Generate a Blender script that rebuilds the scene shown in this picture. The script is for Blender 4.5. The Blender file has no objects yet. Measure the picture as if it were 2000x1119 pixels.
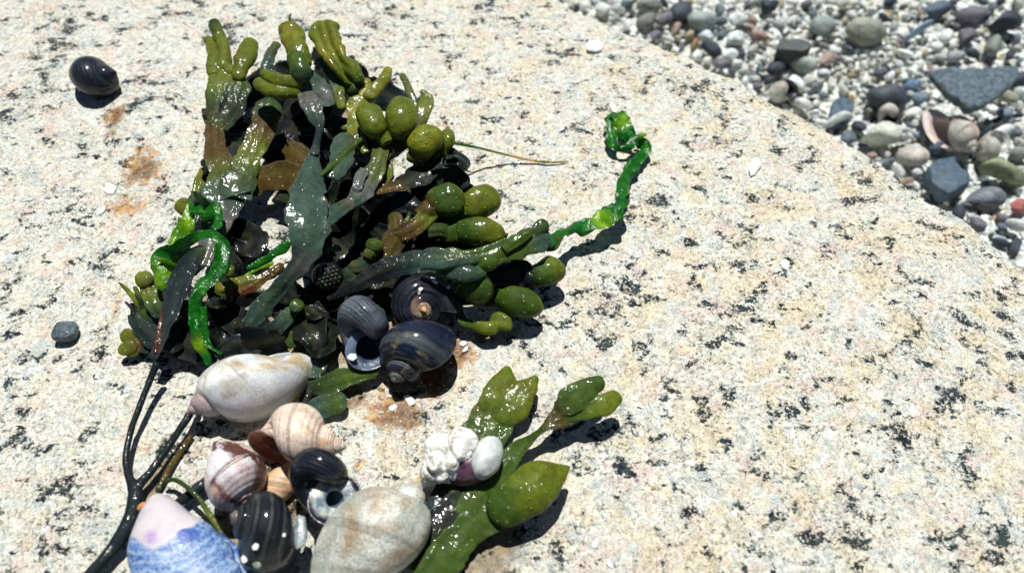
import bpy, bmesh, math, random
import numpy as np
from mathutils import Vector
from mathutils.kdtree import KDTree
from mathutils.bvhtree import BVHTree

# ------------------------------------------------------------------ camera, sky, sun, exposure
scene = bpy.context.scene
COL = scene.collection
R = math.radians
U = 0.01                                   # all lengths below are in centimetres; U turns them into metres
PITCH = R(52); CAMH = 18.0; LENS = 28.0
FPX = 2000 * LENS / 36.0
CAM = np.array([0, -CAMH / math.tan(PITCH), CAMH])
CD = np.array([0, math.cos(PITCH), -math.sin(PITCH)])
CU = np.array([0, math.sin(PITCH), math.cos(PITCH)])
CR = np.array([1.0, 0, 0])
cd = bpy.data.cameras.new('camera'); cam = bpy.data.objects.new('camera', cd); COL.objects.link(cam)
cam.location = CAM * U; cam.rotation_euler = (R(90) - PITCH, 0, 0)
cd.lens = LENS; cd.sensor_width = 36; cd.clip_start = 0.005; cd.clip_end = 50
cd.dof.use_dof = True; cd.dof.focus_distance = 0.222; cd.dof.aperture_fstop = 13
scene.camera = cam

SUN_EL = R(71); SUN_AZ = R(1)            # azimuth from +Y (away from the viewer) towards +X
world = bpy.data.worlds.new("World"); scene.world = world; world.use_nodes = True
nt = world.node_tree
sky = nt.nodes.new('ShaderNodeTexSky'); sky.sky_type = 'NISHITA'; sky.sun_disc = False
sky.air_density = 0.5; sky.dust_density = 0.2; sky.sun_elevation = SUN_EL; sky.sun_rotation = SUN_AZ
nt.nodes['Background'].inputs[1].default_value = 0.05
nt.links.new(sky.outputs[0], nt.nodes['Background'].inputs[0])
sl = bpy.data.lights.new('sun', 'SUN'); sl.energy = 5.0; sl.angle = R(0.5); sl.color = (1, 0.99, 0.965)
sun = bpy.data.objects.new('sun', sl); COL.objects.link(sun)
SD = Vector((math.sin(SUN_AZ) * math.cos(SUN_EL), math.cos(SUN_AZ) * math.cos(SUN_EL), math.sin(SUN_EL)))
sun.rotation_euler = SD.to_track_quat('Z', 'Y').to_euler(); sun.location = SD * 3
scene.view_settings.view_transform = 'Standard'; scene.view_settings.look = 'None'
scene.view_settings.exposure = 0.2; scene.view_settings.gamma = 1
scene.view_settings.use_curve_mapping = False

random.seed(7); rng = np.random.default_rng(7)

# ------------------------------------------------------------------ numeric noise
def _h(ix, iy, iz):
    n = (ix * 374761393 + iy * 668265263 + iz * 2147483647 * 3) & 0xffffffff
    n = ((n ^ (n >> 13)) * 1274126177) & 0xffffffff
    n = ((n ^ (n >> 15)) * 2246822519) & 0xffffffff
    return ((n ^ (n >> 16)) & 0xffff) / 65535.0
def vnoise(x, y, z=0.0):
    x = np.asarray(x, float); y = np.asarray(y, float); z = np.asarray(z, float) + 0 * x
    ix = np.floor(x).astype(np.int64); iy = np.floor(y).astype(np.int64); iz = np.floor(z).astype(np.int64)
    fx = x - ix; fy = y - iy; fz = z - iz
    fx = fx * fx * (3 - 2 * fx); fy = fy * fy * (3 - 2 * fy); fz = fz * fz * (3 - 2 * fz)
    r = 0
    for dx in (0, 1):
        for dy in (0, 1):
            for dz in (0, 1):
                r = r + _h(ix + dx, iy + dy, iz + dz) * (fx if dx else 1 - fx) * (fy if dy else 1 - fy) * (fz if dz else 1 - fz)
    return r * 2 - 1
def fbm(x, y, z=0.0, o=4, g=0.5):
    a, r, f = 1.0, 0, 1.0
    for i in range(o):
        r = r + a * vnoise(x * f + 13.7 * i, y * f - 7.1 * i, np.asarray(z) * f + 3.3 * i); a *= g; f *= 2.03
    return r

# ------------------------------------------------------------------ placing
def ray(px, py):
    return CD + CR * ((px - 1000) / FPX) + CU * ((559.5 - py) / FPX)
def at_z(px, py, z):
    r = ray(px, py); return CAM + r * ((z - CAM[2]) / r[2])
EDGE = [(960, -160), (1040, -45), (1100, 5), (1165, 30), (1245, 62), (1300, 88), (1350, 112), (1400, 138), (1440, 152), (1490, 186),
        (1560, 218), (1600, 250), (1650, 272), (1700, 312), (1740, 332), (1770, 362), (1800, 385), (1850, 408),
        (1880, 425), (1915, 455), (1955, 480), (1990, 512), (2060, 570), (2200, 700), (2500, 1000), (2800, 1500)]
EW = np.array([at_z(x, y, 0.0)[:2] for x, y in EDGE])
EW = np.vstack([EW[0] + (EW[0] - EW[3]) * 12, EW, EW[-1] + (EW[-1] - EW[-2]) * 5])
def edge_dist(x, y):                        # signed distance to the boulder's far edge, positive on the boulder
    x = np.asarray(x, float); y = np.asarray(y, float)
    best = np.full(x.shape, 1e9); sg = np.ones(x.shape)
    for i in range(len(EW) - 1):
        a, b = EW[i], EW[i + 1]; d = b - a; L = d @ d
        t = np.clip(((x - a[0]) * d[0] + (y - a[1]) * d[1]) / L, 0, 1)
        dx = x - a[0] - t * d[0]; dy = y - a[1] - t * d[1]; q = np.hypot(dx, dy)
        s = np.where(d[0] * (y - a[1]) - d[1] * (x - a[0]) < 0, 1.0, -1.0)
        m = q < best; best = np.where(m, q, best); sg = np.where(m, s, sg)
    return best * sg
def rock_z(x, y, fine=True):
    x = np.asarray(x, float); y = np.asarray(y, float)
    d = edge_dist(x, y) + 0.12 * fbm(x * 0.9, y * 0.9, 4.0, 4)
    z = 0.10 * fbm(x * 0.22, y * 0.22, 1.0, 3)
    z = z - 0.10 * np.clip(1 - d / 1.1, 0, 1) ** 2
    z = z - 11 * np.clip(-d / 1.3, 0, 1) ** 0.8
    if fine:
        z = z + 0.022 * fbm(x * 2.1, y * 2.1, 2.0, 3) + 0.012 * fbm(x * 6, y * 6, 9.0, 2)
    return z
def at(px, py, h=0.0):                      # the point h cm above the boulder seen at a pixel of the 2000 px photograph
    p = at_z(px, py, h)
    for _ in range(3):
        if edge_dist(p[0], p[1]) < 0.3: break
        p = at_z(px, py, float(rock_z(p[0], p[1])) + h)
    return p
def depth(p): return float((p - CAM) @ CD)
def cm(w, p): return w * depth(p) / FPX

# ------------------------------------------------------------------ mesh helpers
class MB:
    def __init__(s): s.v = []; s.f = []; s.uv = []; s.c = []; s.n = 0; s.aux = []
    def add(s, v, f, uv=None, c=(1, 1, 1)):
        v = np.asarray(v, float); f = np.asarray(f, int); n = len(v)
        s.v.append(v); s.f += (f + s.n).tolist()
        s.uv.append(np.zeros((n, 2)) if uv is None else np.asarray(uv, float))
        c = np.asarray(c, float); s.c.append(np.tile(c, (n, 1)) if c.ndim == 1 else c)
        s.n += n; return s
    def build(s, name, mat, parent=None, origin=(0, 0, 0), smooth=True):
        V = np.vstack(s.v); me = bpy.data.meshes.new(name)
        o = bpy.data.objects.new(name, me)
        org = np.array(origin, float)
        me.from_pydata(((V - org) * U).tolist(), [], s.f); me.update()
        uv = np.vstack(s.uv); C = np.vstack(s.c)
        li = np.empty(len(me.loops), int); me.loops.foreach_get('vertex_index', li)
        ul = me.uv_layers.new(name='UVMap'); ul.data.foreach_set('uv', uv[li].ravel())
        ca = me.color_attributes.new('col', 'FLOAT_COLOR', 'POINT')
        C4 = np.hstack([C[:, :3], C[:, 3:4] if C.shape[1] > 3 else np.ones((len(C), 1))]); ca.data.foreach_set('color', C4.ravel())
        if s.aux and sum(len(q) for q in s.aux) == len(V):
            ax = np.vstack(s.aux); me.color_attributes.new('aux', 'FLOAT_COLOR', 'POINT').data.foreach_set('color', np.hstack([ax, np.zeros((len(ax), 1)), np.ones((len(ax), 1))]).ravel())
            s.keep = (V, C4, ax)
        if smooth: me.polygons.foreach_set('use_smooth', [True] * len(me.polygons))
        if mat: me.materials.append(mat)
        COL.objects.link(o)
        if parent is None: o.location = org * U
        else: o.parent = parent
        return o
def weld(o, mb, voxel=0.02, it=5):
    """melt the overlapping strips of one blade into a single continuous skin, carrying colours over"""
    V0, C0, A0 = mb.keep
    md = o.modifiers.new('r', 'REMESH'); md.mode = 'VOXEL'; md.voxel_size = voxel * U
    dg = bpy.context.evaluated_depsgraph_get(); me = bpy.data.meshes.new_from_object(o.evaluated_get(dg)); o.modifiers.clear()
    n = len(me.vertices); V = np.empty(n * 3); me.vertices.foreach_get('co', V); V = V.reshape(-1, 3) / U
    E = np.empty(len(me.edges) * 2, int); me.edges.foreach_get('vertices', E); E = E.reshape(-1, 2)
    deg = np.bincount(E.ravel(), minlength=n)[:, None] + 1e-9
    def lap(Q):
        a = np.zeros_like(Q)
        for k in range(Q.shape[1]): a[:, k] = np.bincount(E[:, 0], Q[E[:, 1], k], n) + np.bincount(E[:, 1], Q[E[:, 0], k], n)
        return a / deg
    for i in range(it): V = V + .6 * (lap(V) - V); V = V - .55 * (lap(V) - V) * (i < it - 1)
    kd = KDTree(len(V0))
    for i, v in enumerate(V0): kd.insert(v, i)
    kd.balance(); D = np.hstack([C0, A0]); ids = np.array([kd.find(v)[1] for v in V]); Q = D[ids]
    for i in range(6): Q = lap(Q)
    Qs = Q.copy()
    for i in range(14): Qs = lap(Qs)
    Q[:, :4] = Qs[:, :4]
    me.vertices.foreach_set('co', (V * U).ravel())
    me.color_attributes.new('col', 'FLOAT_COLOR', 'POINT').data.foreach_set('color', Q[:, :4].ravel())
    me.color_attributes.new('aux', 'FLOAT_COLOR', 'POINT').data.foreach_set('color', np.hstack([Q[:, 4:6], np.zeros((n, 1)), np.ones((n, 1))]).ravel())
    me.polygons.foreach_set('use_smooth', [True] * len(me.polygons)); me.materials.clear()
    for m_ in o.data.materials: me.materials.append(m_)
    old = o.data; nm = old.name; o.data = me; bpy.data.meshes.remove(old); me.name = nm; me.update()
def tag(o, label=None, cat=None, group=None, kind=None):
    if label: o['label'] = label
    if cat: o['category'] = cat
    if group: o['group'] = group
    if kind: o['kind'] = kind
    return o
def empty(name, loc, label, cat, group=None):
    o = bpy.data.objects.new(name, None); o.empty_display_size = 0.005; COL.objects.link(o)
    o.location = np.array(loc) * U
    return tag(o, label, cat, group)
def org(o): return np.array(o.location) / U
def ico(sub):
    bm = bmesh.new(); bmesh.ops.create_icosphere(bm, subdivisions=sub, radius=1)
    v = np.array([x.co[:] for x in bm.verts]); f = np.array([[q.index for q in p.verts] for p in bm.faces]); bm.free()
    return v, f
ICO = {k: ico(k) for k in (1, 2, 3, 4, 5)}
def norm(v): v = np.asarray(v, float); return v / (np.linalg.norm(v, axis=-1, keepdims=True) + 1e-12)

# ------------------------------------------------------------------ materials
def newmat(name):
    m = bpy.data.materials.new(name); m.use_nodes = True; n = m.node_tree
    return m, n, n.nodes['Principled BSDF'], n.nodes['Material Output']
class NG:
    """tiny node-graph helper"""
    def __init__(s, n): s.n = n
    def node(s, t, **k):
        x = s.n.nodes.new(t)
        for a, b in k.items(): setattr(x, a, b)
        return x
    def link(s, a, b): s.n.links.new(a, b)
    def put(s, sock, v):
        if isinstance(v, bpy.types.NodeSocket): s.link(v, sock)
        elif isinstance(v, (tuple, list)) and len(v) == 3 and sock.type == 'RGBA': sock.default_value = (*v, 1)
        else: sock.default_value = v
    def cmco(s, src='Object', sc=(100, 100, 100)):
        t = s.node('ShaderNodeTexCoord'); v = s.node('ShaderNodeVectorMath', operation='MULTIPLY')
        s.link(t.outputs[src], v.inputs[0]); v.inputs[1].default_value = sc; return v.outputs[0]
    def noise(s, vec, scale, det=4, rough=0.55, dist=0.0, out=0):
        x = s.node('ShaderNodeTexNoise'); s.link(vec, x.inputs['Vector'])
        x.inputs['Scale'].default_value = scale; x.inputs['Detail'].default_value = det
        x.inputs['Roughness'].default_value = rough; x.inputs['Distortion'].default_value = dist
        return x.outputs[out]
    def vor(s, vec, scale, feat='F1', out='Distance'):
        x = s.node('ShaderNodeTexVoronoi', feature=feat); s.link(vec, x.inputs['Vector']); x.inputs['Scale'].default_value = scale
        return x.outputs[out]
    def step(s, v, a, b, lo=0.0, hi=1.0):
        x = s.node('ShaderNodeMapRange'); s.put(x.inputs[0], v)
        for i, q in enumerate((a, b, lo, hi)): x.inputs[i + 1].default_value = q
        return x.outputs[0]
    def ramp(s, v, stops):
        x = s.node('ShaderNodeValToRGB'); s.put(x.inputs[0], v); e = x.color_ramp.elements
        while len(e) < len(stops): e.new(0.5)
        for q, (p, c) in zip(e, stops): q.position = p; q.color = (*c, 1)
        return x.outputs[0]
    def mix(s, f, a, b, mode='MIX'):
        x = s.node('ShaderNodeMix', data_type='RGBA', blend_type=mode)
        s.put(x.inputs[0], f); s.put(x.inputs[6], a); s.put(x.inputs[7], b); return x.outputs[2]
    def m(s, op, a, b=0.0, clamp=False):
        x = s.node('ShaderNodeMath', operation=op, use_clamp=clamp); s.put(x.inputs[0], a); s.put(x.inputs[1], b); return x.outputs[0]
    def attr(s, name, out='Color'):
        x = s.node('ShaderNodeAttribute', attribute_name=name); return x.outputs[out]
    def bump(s, h, dist, strength=1.0, prev=None):
        x = s.node('ShaderNodeBump'); s.link(h, x.inputs['Height']); x.inputs['Distance'].default_value = dist * U
        x.inputs['Strength'].default_value = strength
        if prev: s.link(prev, x.inputs['Normal'])
        return x.outputs[0]
    def sep(s, v):
        x = s.node('ShaderNodeSeparateXYZ'); s.link(v, x.inputs[0]); return x.outputs
    def comb(s, a, b, c=0.0):
        x = s.node('ShaderNodeCombineXYZ'); s.put(x.inputs[0], a); s.put(x.inputs[1], b); s.put(x.inputs[2], c); return x.outputs[0]
    def uv(s):
        t = s.node('ShaderNodeUVMap'); t.uv_map = 'UVMap'; return t.outputs[0]

def mat_granite():
    m, n, P, O = newmat('granite'); g = NG(n)
    c = g.cmco()
    big = g.noise(c, 0.16, 3, 0.5); mid = g.noise(c, 1.6, 5, 0.65, 0.3); col2 = g.noise(c, 2.9, 4, 0.6, 0.2, 1)
    base = g.ramp(mid, [(0.34, (0.44, 0.49, 0.49)), (0.43, (0.57, 0.59, 0.56)), (0.50, (0.64, 0.60, 0.51)), (0.57, (0.63, 0.64, 0.61)), (0.68, (0.48, 0.53, 0.53))])
    pk = g.noise(c, 1.1, 5, 0.65, 0.4)
    base = g.mix(g.step(pk, 0.53, 0.61, 0, 0.65), base, (0.64, 0.48, 0.42))
    ye = g.noise(c, 0.8, 5, 0.7, 0.6)
    warm = g.step(g.sep(c)[0], -14, 6, 0.35, 1.0)
    base = g.mix(g.m('MULTIPLY', g.step(ye, 0.47, 0.60, 0.05, 0.75), warm), base, (0.64, 0.54, 0.36))
    wh = g.noise(c, 1.9, 5, 0.7, 0.4)
    base = g.mix(g.step(wh, 0.54, 0.64, 0, 0.7), base, (0.70, 0.71, 0.69))
    # crystal grains
    cell = g.node('ShaderNodeTexVoronoi'); g.link(c, cell.inputs['Vector']); cell.inputs['Scale'].default_value = 8
    gr = g.sep(cell.outputs['Color'])[0]
    base = g.mix(0.45, base, g.mix(1.0, base, g.ramp(gr, [(0, (0.62, 0.62, 0.60)), (0.4, (0.96, 0.96, 0.94)), (1, (1.22, 1.22, 1.2))]), 'MULTIPLY'))
    fine = g.noise(c, 20, 3, 0.75)
    base = g.mix(1.0, base, g.ramp(fine, [(0.38, (0.50, 0.50, 0.45)), (0.46, (0.93, 0.93, 0.91)), (0.60, (1.12, 1.12, 1.12))]), 'MULTIPLY')
    # brown-grey small specks
    sp = g.noise(c, 5.2, 5, 0.8, 0.5)
    base = g.mix(g.step(sp, 0.560, 0.60, 0, 0.6), base, (0.17, 0.17, 0.11))
    # dark mica flakes, clustered
    dv = g.node('ShaderNodeVectorMath', operation='MULTIPLY'); g.link(c, dv.inputs[0]); dv.inputs[1].default_value = (.92, 1.1, 1)
    dk = g.noise(dv.outputs[0], 1.7, 7, 0.72, 0.15); clus = g.noise(c, 0.5, 2, 0.5)
    thr = g.m('ADD', dk, g.m('MULTIPLY', g.m('SUBTRACT', clus, 0.5), 0.26))
    br = g.noise(c, 9, 3, 0.7)
    dm = g.m('MULTIPLY', g.step(thr, 0.571, 0.584), g.step(br, 0.42, 0.46, 0.12, 1))
    base = g.mix(dm, base, g.ramp(g.noise(c, 4, 2), [(0.42, (0.004, 0.010, 0.018)), (0.60, (0.030, 0.048, 0.052))]))
    tiny = g.noise(c, 10, 3, 0.75, 0.3)
    base = g.mix(g.step(g.m('ADD', tiny, g.m('MULTIPLY', g.m('SUBTRACT', clus, 0.5), .2)), 0.585, 0.61, 0, 0.8), base, (0.05, 0.055, 0.045))
    base = g.mix(1.0, base, (.94, .95, .935), 'MULTIPLY')
    # rust stains, damp doubling as painted shade (r = rust, g = damp and shade)
    st = g.sep(g.attr('col')); sn = g.noise(c, 3.2, 6, 0.72, 0.8)
    rm = g.m('MULTIPLY', g.step(g.m('ADD', st[0], g.m('MULTIPLY', g.m('SUBTRACT', sn, 0.5), 3.0)), 0.45, 0.9), 1.0, True)
    rust = g.ramp(g.noise(c, 4.5, 5, 0.7), [(0.40, (0.14, 0.035, 0.008)), (0.49, (0.42, 0.16, 0.025)), (0.58, (0.46, 0.31, 0.07))])
    base = g.mix(g.m('MULTIPLY', rm, 0.88), base, rust)
    damp_shade = g.step(g.m('ADD', st[1], g.m('MULTIPLY', g.m('SUBTRACT', g.noise(c, 1.3, 4), 0.5), 1.0)), 0.30, 0.52)
    base = g.mix(damp_shade, base, g.mix(1.0, base, (0.42, 0.33, 0.21), 'MULTIPLY'))
    g.link(base, P.inputs['Base Color'])
    wet = g.m('MAXIMUM', damp_shade, g.m('MULTIPLY', rm, 0.8))
    g.link(g.step(wet, 0, 1, 0.62, 0.28), P.inputs['Roughness'])
    g.link(g.step(dm, 0, 1, .45, .12), P.inputs['Specular IOR Level'])
    b = g.bump(g.noise(c, 6, 6, 0.7), 0.04, 1.0)
    b = g.bump(g.noise(c, 28, 2, 0.6), 0.010, 0.8, b)
    b = g.bump(g.m('SUBTRACT', 1.0, dm), 0.02, 0.6, b)
    g.link(b, P.inputs['Normal']); return m

def mat_weed(name='wet_seaweed', coat=0.5, dark=1.0):
    m, n, P, O = newmat(name); g = NG(n)
    c = g.cmco(); col = g.attr('col'); pim = g.attr('col', 'Alpha'); ax = g.sep(g.attr('aux')); rib, edge = ax[0], ax[1]
    base = g.mix(g.step(g.noise(c, 1.3, 4, 0.6), 0.44, 0.66, 0, 0.55), col, g.mix(1.0, col, (1.1, 0.60, 0.35), 'MULTIPLY'))
    base = g.mix(1.0, base, g.ramp(g.noise(c, 5, 4, 0.65), [(0.34, (0.66, 0.70, 0.75)), (0.52, (1, 1, 1)), (0.68, (1.3, 1.25, 1.15))]), 'MULTIPLY')
    base = g.mix(g.m('MULTIPLY', rib, .8), base, g.mix(1.0, g.mix(0.25, base, (.08, .09, .02)), (1.5, 1.4, 1.1), 'MULTIPLY'))
    base = g.mix(g.m('MULTIPLY', edge, .35), base, (0.13, 0.15, 0.10))  # pale blade margins: rim light put into the colour
    v = g.vor(c, 5.2); dots = g.m('MULTIPLY', g.step(v, 0.25, 0.14), g.step(g.noise(c, 1.6, 2), 0.36, 0.42))
    dots = g.m('MULTIPLY', dots, g.step(pim, 0.1, 0.8, .25, 1))
    base = g.mix(g.m('MULTIPLY', dots, 0.7), base, g.mix(0.5, base, (.36, .42, .12)))
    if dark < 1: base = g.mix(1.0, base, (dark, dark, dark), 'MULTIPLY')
    g.link(base, P.inputs['Base Color'])
    P.inputs['Roughness'].default_value = 0.6; P.inputs['Specular IOR Level'].default_value = 0.15
    P.inputs['Coat Weight'].default_value = coat; P.inputs['Coat IOR'].default_value = 1.36
    g.link(g.step(g.noise(c, 1.2, 3), 0.4, 0.6, 0.07, 0.20), P.inputs['Coat Roughness'])
    b = g.bump(g.noise(c, 1.8, 3, 0.5), 0.12, 0.6)
    b = g.bump(dots, 0.035, 1.0, b)
    b2 = g.bump(g.m('MULTIPLY', g.noise(c, 7, 2, 0.5), g.step(g.noise(c, 0.7, 3, .6), .53, .60, .06, 1.0)), 0.045, 1.0, b)
    g.link(b, P.inputs['Normal']); g.link(b2, P.inputs['Coat Normal'])
    tr = g.node('ShaderNodeBsdfTranslucent'); g.link(g.mix(1.0, base, (1.6, 1.4, 0.5), 'MULTIPLY'), tr.inputs[0])
    mx = g.node('ShaderNodeMixShader'); mx.inputs[0].default_value = 0.20
    g.link(P.outputs[0], mx.inputs[1]); g.link(tr.outputs[0], mx.inputs[2]); g.link(mx.outputs[0], O.inputs[0]); return m

def mat_lettuce():
    m, n, P, O = newmat('bright_green_alga'); g = NG(n)
    c = g.cmco(); col = g.attr('col')
    base = g.mix(g.step(g.noise(c, 2.6, 4, 0.6), 0.36, 0.62), g.mix(1.0, col, (0.35, 0.6, 0.6), 'MULTIPLY'), g.mix(1.0, col, (1.7, 1.2, 1.0), 'MULTIPLY'))
    g.link(base, P.inputs['Base Color']); P.inputs['Roughness'].default_value = 0.3
    P.inputs['Coat Weight'].default_value = .55; P.inputs['Coat Roughness'].default_value = 0.13
    b = g.bump(g.noise(c, 3.5, 4, 0.6), 0.10, 0.8); g.link(b, P.inputs['Normal']); g.link(b, P.inputs['Coat Normal'])
    tr = g.node('ShaderNodeBsdfTranslucent'); g.link(g.mix(1.0, base, (1.6, 1.3, 0.5), 'MULTIPLY'), tr.inputs[0])
    mx = g.node('ShaderNodeMixShader'); mx.inputs[0].default_value = 0.5
    g.link(P.outputs[0], mx.inputs[1]); g.link(tr.outputs[0], mx.inputs[2]); g.link(mx.outputs[0], O.inputs[0]); return m

def mat_shell(name, a, b, c3=None, band=0, bandamt=0.0, bandcol=(1, 1, 1), streak=0.0, thr=(0.45, 0.6), rough=0.45, coat=0.0, relief=0.6, ns=1.3, grain=0.3, apexcol=None, spec=.5, thr3=(0.55, 0.66), apr=(.40, .62)):
    """a, b, c3 = ground colour, mottling, blotch colour; bands run along the whorl, growth streaks across it"""
    m, n, P, O = newmat(name); g = NG(n)
    c = g.cmco(); u = g.sep(g.uv())
    th = u[0]; ph = u[1]
    wv = g.comb(g.m('MULTIPLY', th, 26), g.m('MULTIPLY', ph, 2.2), 0.0)         # stretched along phi: growth lines
    st = g.noise(wv, 1.0, 4, 0.6); mo = g.noise(c, ns, 5, 0.6, 0.4)
    f = g.m('ADD', g.m('MULTIPLY', mo, 1 - streak), g.m('MULTIPLY', st, streak))
    base = g.mix(g.step(f, *thr), a, b)
    if c3: base = g.mix(g.step(g.m('ADD', g.m('MULTIPLY', g.noise(c, ns * 0.8, 4, 0.65, 0.6), 1 - streak), g.m('MULTIPLY', g.noise(wv, 0.7, 3), streak)), *thr3), base, c3)
    if band:
        bw = g.m('SINE', g.m('MULTIPLY', ph, band * 6.283)); bw = g.m('ADD', bw, g.m('MULTIPLY', g.m('SUBTRACT', g.noise(c, 2, 3), 0.5), 1.5))
        base = g.mix(g.step(bw, 0.3, 0.9, 0, bandamt), base, bandcol)
    base = g.mix(1.0, base, g.ramp(st, [(0.35, (0.72, 0.72, 0.72)), (0.5, (1, 1, 1)), (0.65, (1.2, 1.2, 1.2))]), 'MULTIPLY')
    if grain: base = g.mix(grain, base, g.mix(1.0, base, g.ramp(g.noise(c, 26, 2, 0.7), [(0.36, (0.5, 0.5, 0.5)), (0.5, (1, 1, 1)), (0.64, (1.5, 1.5, 1.5))]), 'MULTIPLY'))
    if apexcol: base = g.mix(g.step(th, apr[0], apr[1], 0.9, 0), base, apexcol)
    g.link(base, P.inputs['Base Color']); P.inputs['Roughness'].default_value = rough
    P.inputs['Coat Weight'].default_value = coat; P.inputs['Coat Roughness'].default_value = 0.12
    P.inputs['Specular IOR Level'].default_value = spec
    rb = g.m('SINE', g.m('MULTIPLY', ph, 22 * 6.283))
    nb = g.bump(rb, 0.012 * relief, 0.6); nb = g.bump(st, 0.05 * relief, 0.6, nb); nb = g.bump(g.noise(c, 4, 5, 0.6), 0.05 * relief, 0.6, nb); nb = g.bump(g.noise(c, 14, 4, 0.7), 0.018, 0.8, nb)
    g.link(nb, P.inputs['Normal']); return m

def mat_simple(name, a, b, rough=0.5, ns=3, coat=0.0, bump=0.02, thr=(0.4, 0.6)):
    m, n, P, O = newmat(name); g = NG(n); c = g.cmco()
    g.link(g.mix(g.step(g.noise(c, ns, 5, 0.65, 0.3), *thr), a, b), P.inputs['Base Color'])
    P.inputs['Roughness'].default_value = rough; P.inputs['Coat Weight'].default_value = coat; P.inputs['Coat Roughness'].default_value = 0.1
    g.link(g.bump(g.noise(c, ns * 3, 4, 0.6), bump, 1.0), P.inputs['Normal']); return m

def mat_pebble(attr=False):
    m, n, P, O = newmat('gravel_grain' if attr else 'pebble_stone'); g = NG(n); c = g.cmco()
    if attr: col = g.attr('col')
    else:
        oi = g.node('ShaderNodeObjectInfo'); col = oi.outputs['Color']
        ad = g.node('ShaderNodeVectorMath', operation='ADD'); g.link(c, ad.inputs[0])
        g.link(g.comb(g.m('MULTIPLY', oi.outputs['Random'], 50), g.m('MULTIPLY', oi.outputs['Random'], 91)), ad.inputs[1]); c = ad.outputs[0]
    base = g.mix(1.0, col, g.ramp(g.noise(c, 2.2, 5, 0.65, 0.5), [(0.32, (0.55, 0.56, 0.58)), (0.5, (1, 1, 1)), (0.68, (1.25, 1.22, 1.15))]), 'MULTIPLY')
    base = g.mix(1.0, base, g.ramp(g.noise(c, 14, 3, 0.7), [(0.36, (0.7, 0.7, 0.7)), (0.5, (1, 1, 1)), (0.62, (1.2, 1.2, 1.2))]), 'MULTIPLY')
    g.link(base, P.inputs['Base Color']); P.inputs['Roughness'].default_value = 0.6
    g.link(g.bump(g.noise(c, 6, 5, 0.65), 0.05, 0.9), P.inputs['Normal']); return m

GRANITE = mat_granite(); WEED = mat_weed(); DARKW = mat_weed('stalk_and_shade_seaweed', .2, .55); LETT = mat_lettuce(); PEB = mat_pebble(); GRAV = mat_pebble(True)  # DARKW: dark stalks, and understory blades with shade put into their colour

# ------------------------------------------------------------------ the boulder
def axis(lo, hi, a, b, n):                  # dense between a and b, stretching out to lo and hi
    core = np.linspace(a, b, n); st = (b - a) / n
    def out(start, end):
        r = []; x = start; s = st * math.copysign(1, end - start)
        while abs(x - start) < abs(end - start): s *= 1.16; x += s; r.append(x)
        return r
    return np.array(out(a, lo)[::-1] + core.tolist() + out(b, hi))
gx = axis(-60, 60, -20, 24, 720); gy = axis(-50, 70, -8.5, 22, 560)
X, Y = np.meshgrid(gx, gy); Z = rock_z(X, Y)
nx, ny = len(gx), len(gy)
idx = np.arange(nx * ny).reshape(ny, nx)
F = np.stack([idx[:-1, :-1], idx[:-1, 1:], idx[1:, 1:], idx[1:, :-1]], -1).reshape(-1, 4)
keep = (Z[:-1, :-1] > -10.95).reshape(-1) | (Z[1:, 1:] > -10.95).reshape(-1); F = F[keep]
STAINS = [(222, 190, 14, 22, .6), (225, 225, 22, 26, .95), (215, 260, 14, 16, .7), (275, 320, 40, 40, .95), (290, 345, 30, 30, .8), (250, 405, 48, 26, 1.0), (235, 585, 14, 30, .7),
          (885, 690, 45, 30, 1.1), (780, 630, 14, 16, 1.2), (760, 805, 60, 34, 1.15), (800, 830, 40, 22, .8), (700, 830, 40, 22, .5), (870, 248, 30, 10, .7), (828, 885, 14, 20, .8),
          (700, 900, 14, 16, .7), (290, 880, 14, 20, .6), (560, 700, 60, 18, .5), (730, 760, 60, 20, .6), (845, 735, 28, 40, 1.3), (690, 790, 50, 16, .8), (820, 940, 14, 14, 1.0)]
DAMP_SHADE = [(820, 735, 60, 32, 1.1), (880, 690, 40, 30, .8), (650, 770, 70, 26, .9), (640, 640, 150, 70, 1.1), (640, 330, 110, 120, 1.0), (440, 640, 120, 60, 1.1), (780, 470, 170, 80, 1.0), (275, 330, 34, 34, .6), (230, 230, 20, 36, .6), (770, 810, 60, 26, .7), (920, 1030, 110, 70, .9), (500, 1000, 90, 90, .9), (300, 950, 26, 90, .7), (960, 660, 60, 18, .6)]  # damp rims, plus darker patches painting shade under the weed and shells
def field(L, noise=0.25):
    r = np.zeros(X.shape)
    for px, py, rx, ry, s in L:
        p = at_z(px, py, 0); k = cm(1, p); dy = ry * k / 0.72; dx = rx * k
        r = np.maximum(r, s * np.exp(-(((X - p[0]) / dx) ** 2 + ((Y - p[1]) / dy) ** 2) * 0.8))
    return r
mb = MB(); cc = np.stack([field(STAINS).ravel(), field(DAMP_SHADE).ravel(), np.zeros(X.size)], -1)
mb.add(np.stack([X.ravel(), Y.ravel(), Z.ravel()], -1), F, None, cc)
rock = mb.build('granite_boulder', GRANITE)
tag(rock, 'pale speckled granite boulder lying under the seaweed and the pile of shells', 'boulder')

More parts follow.
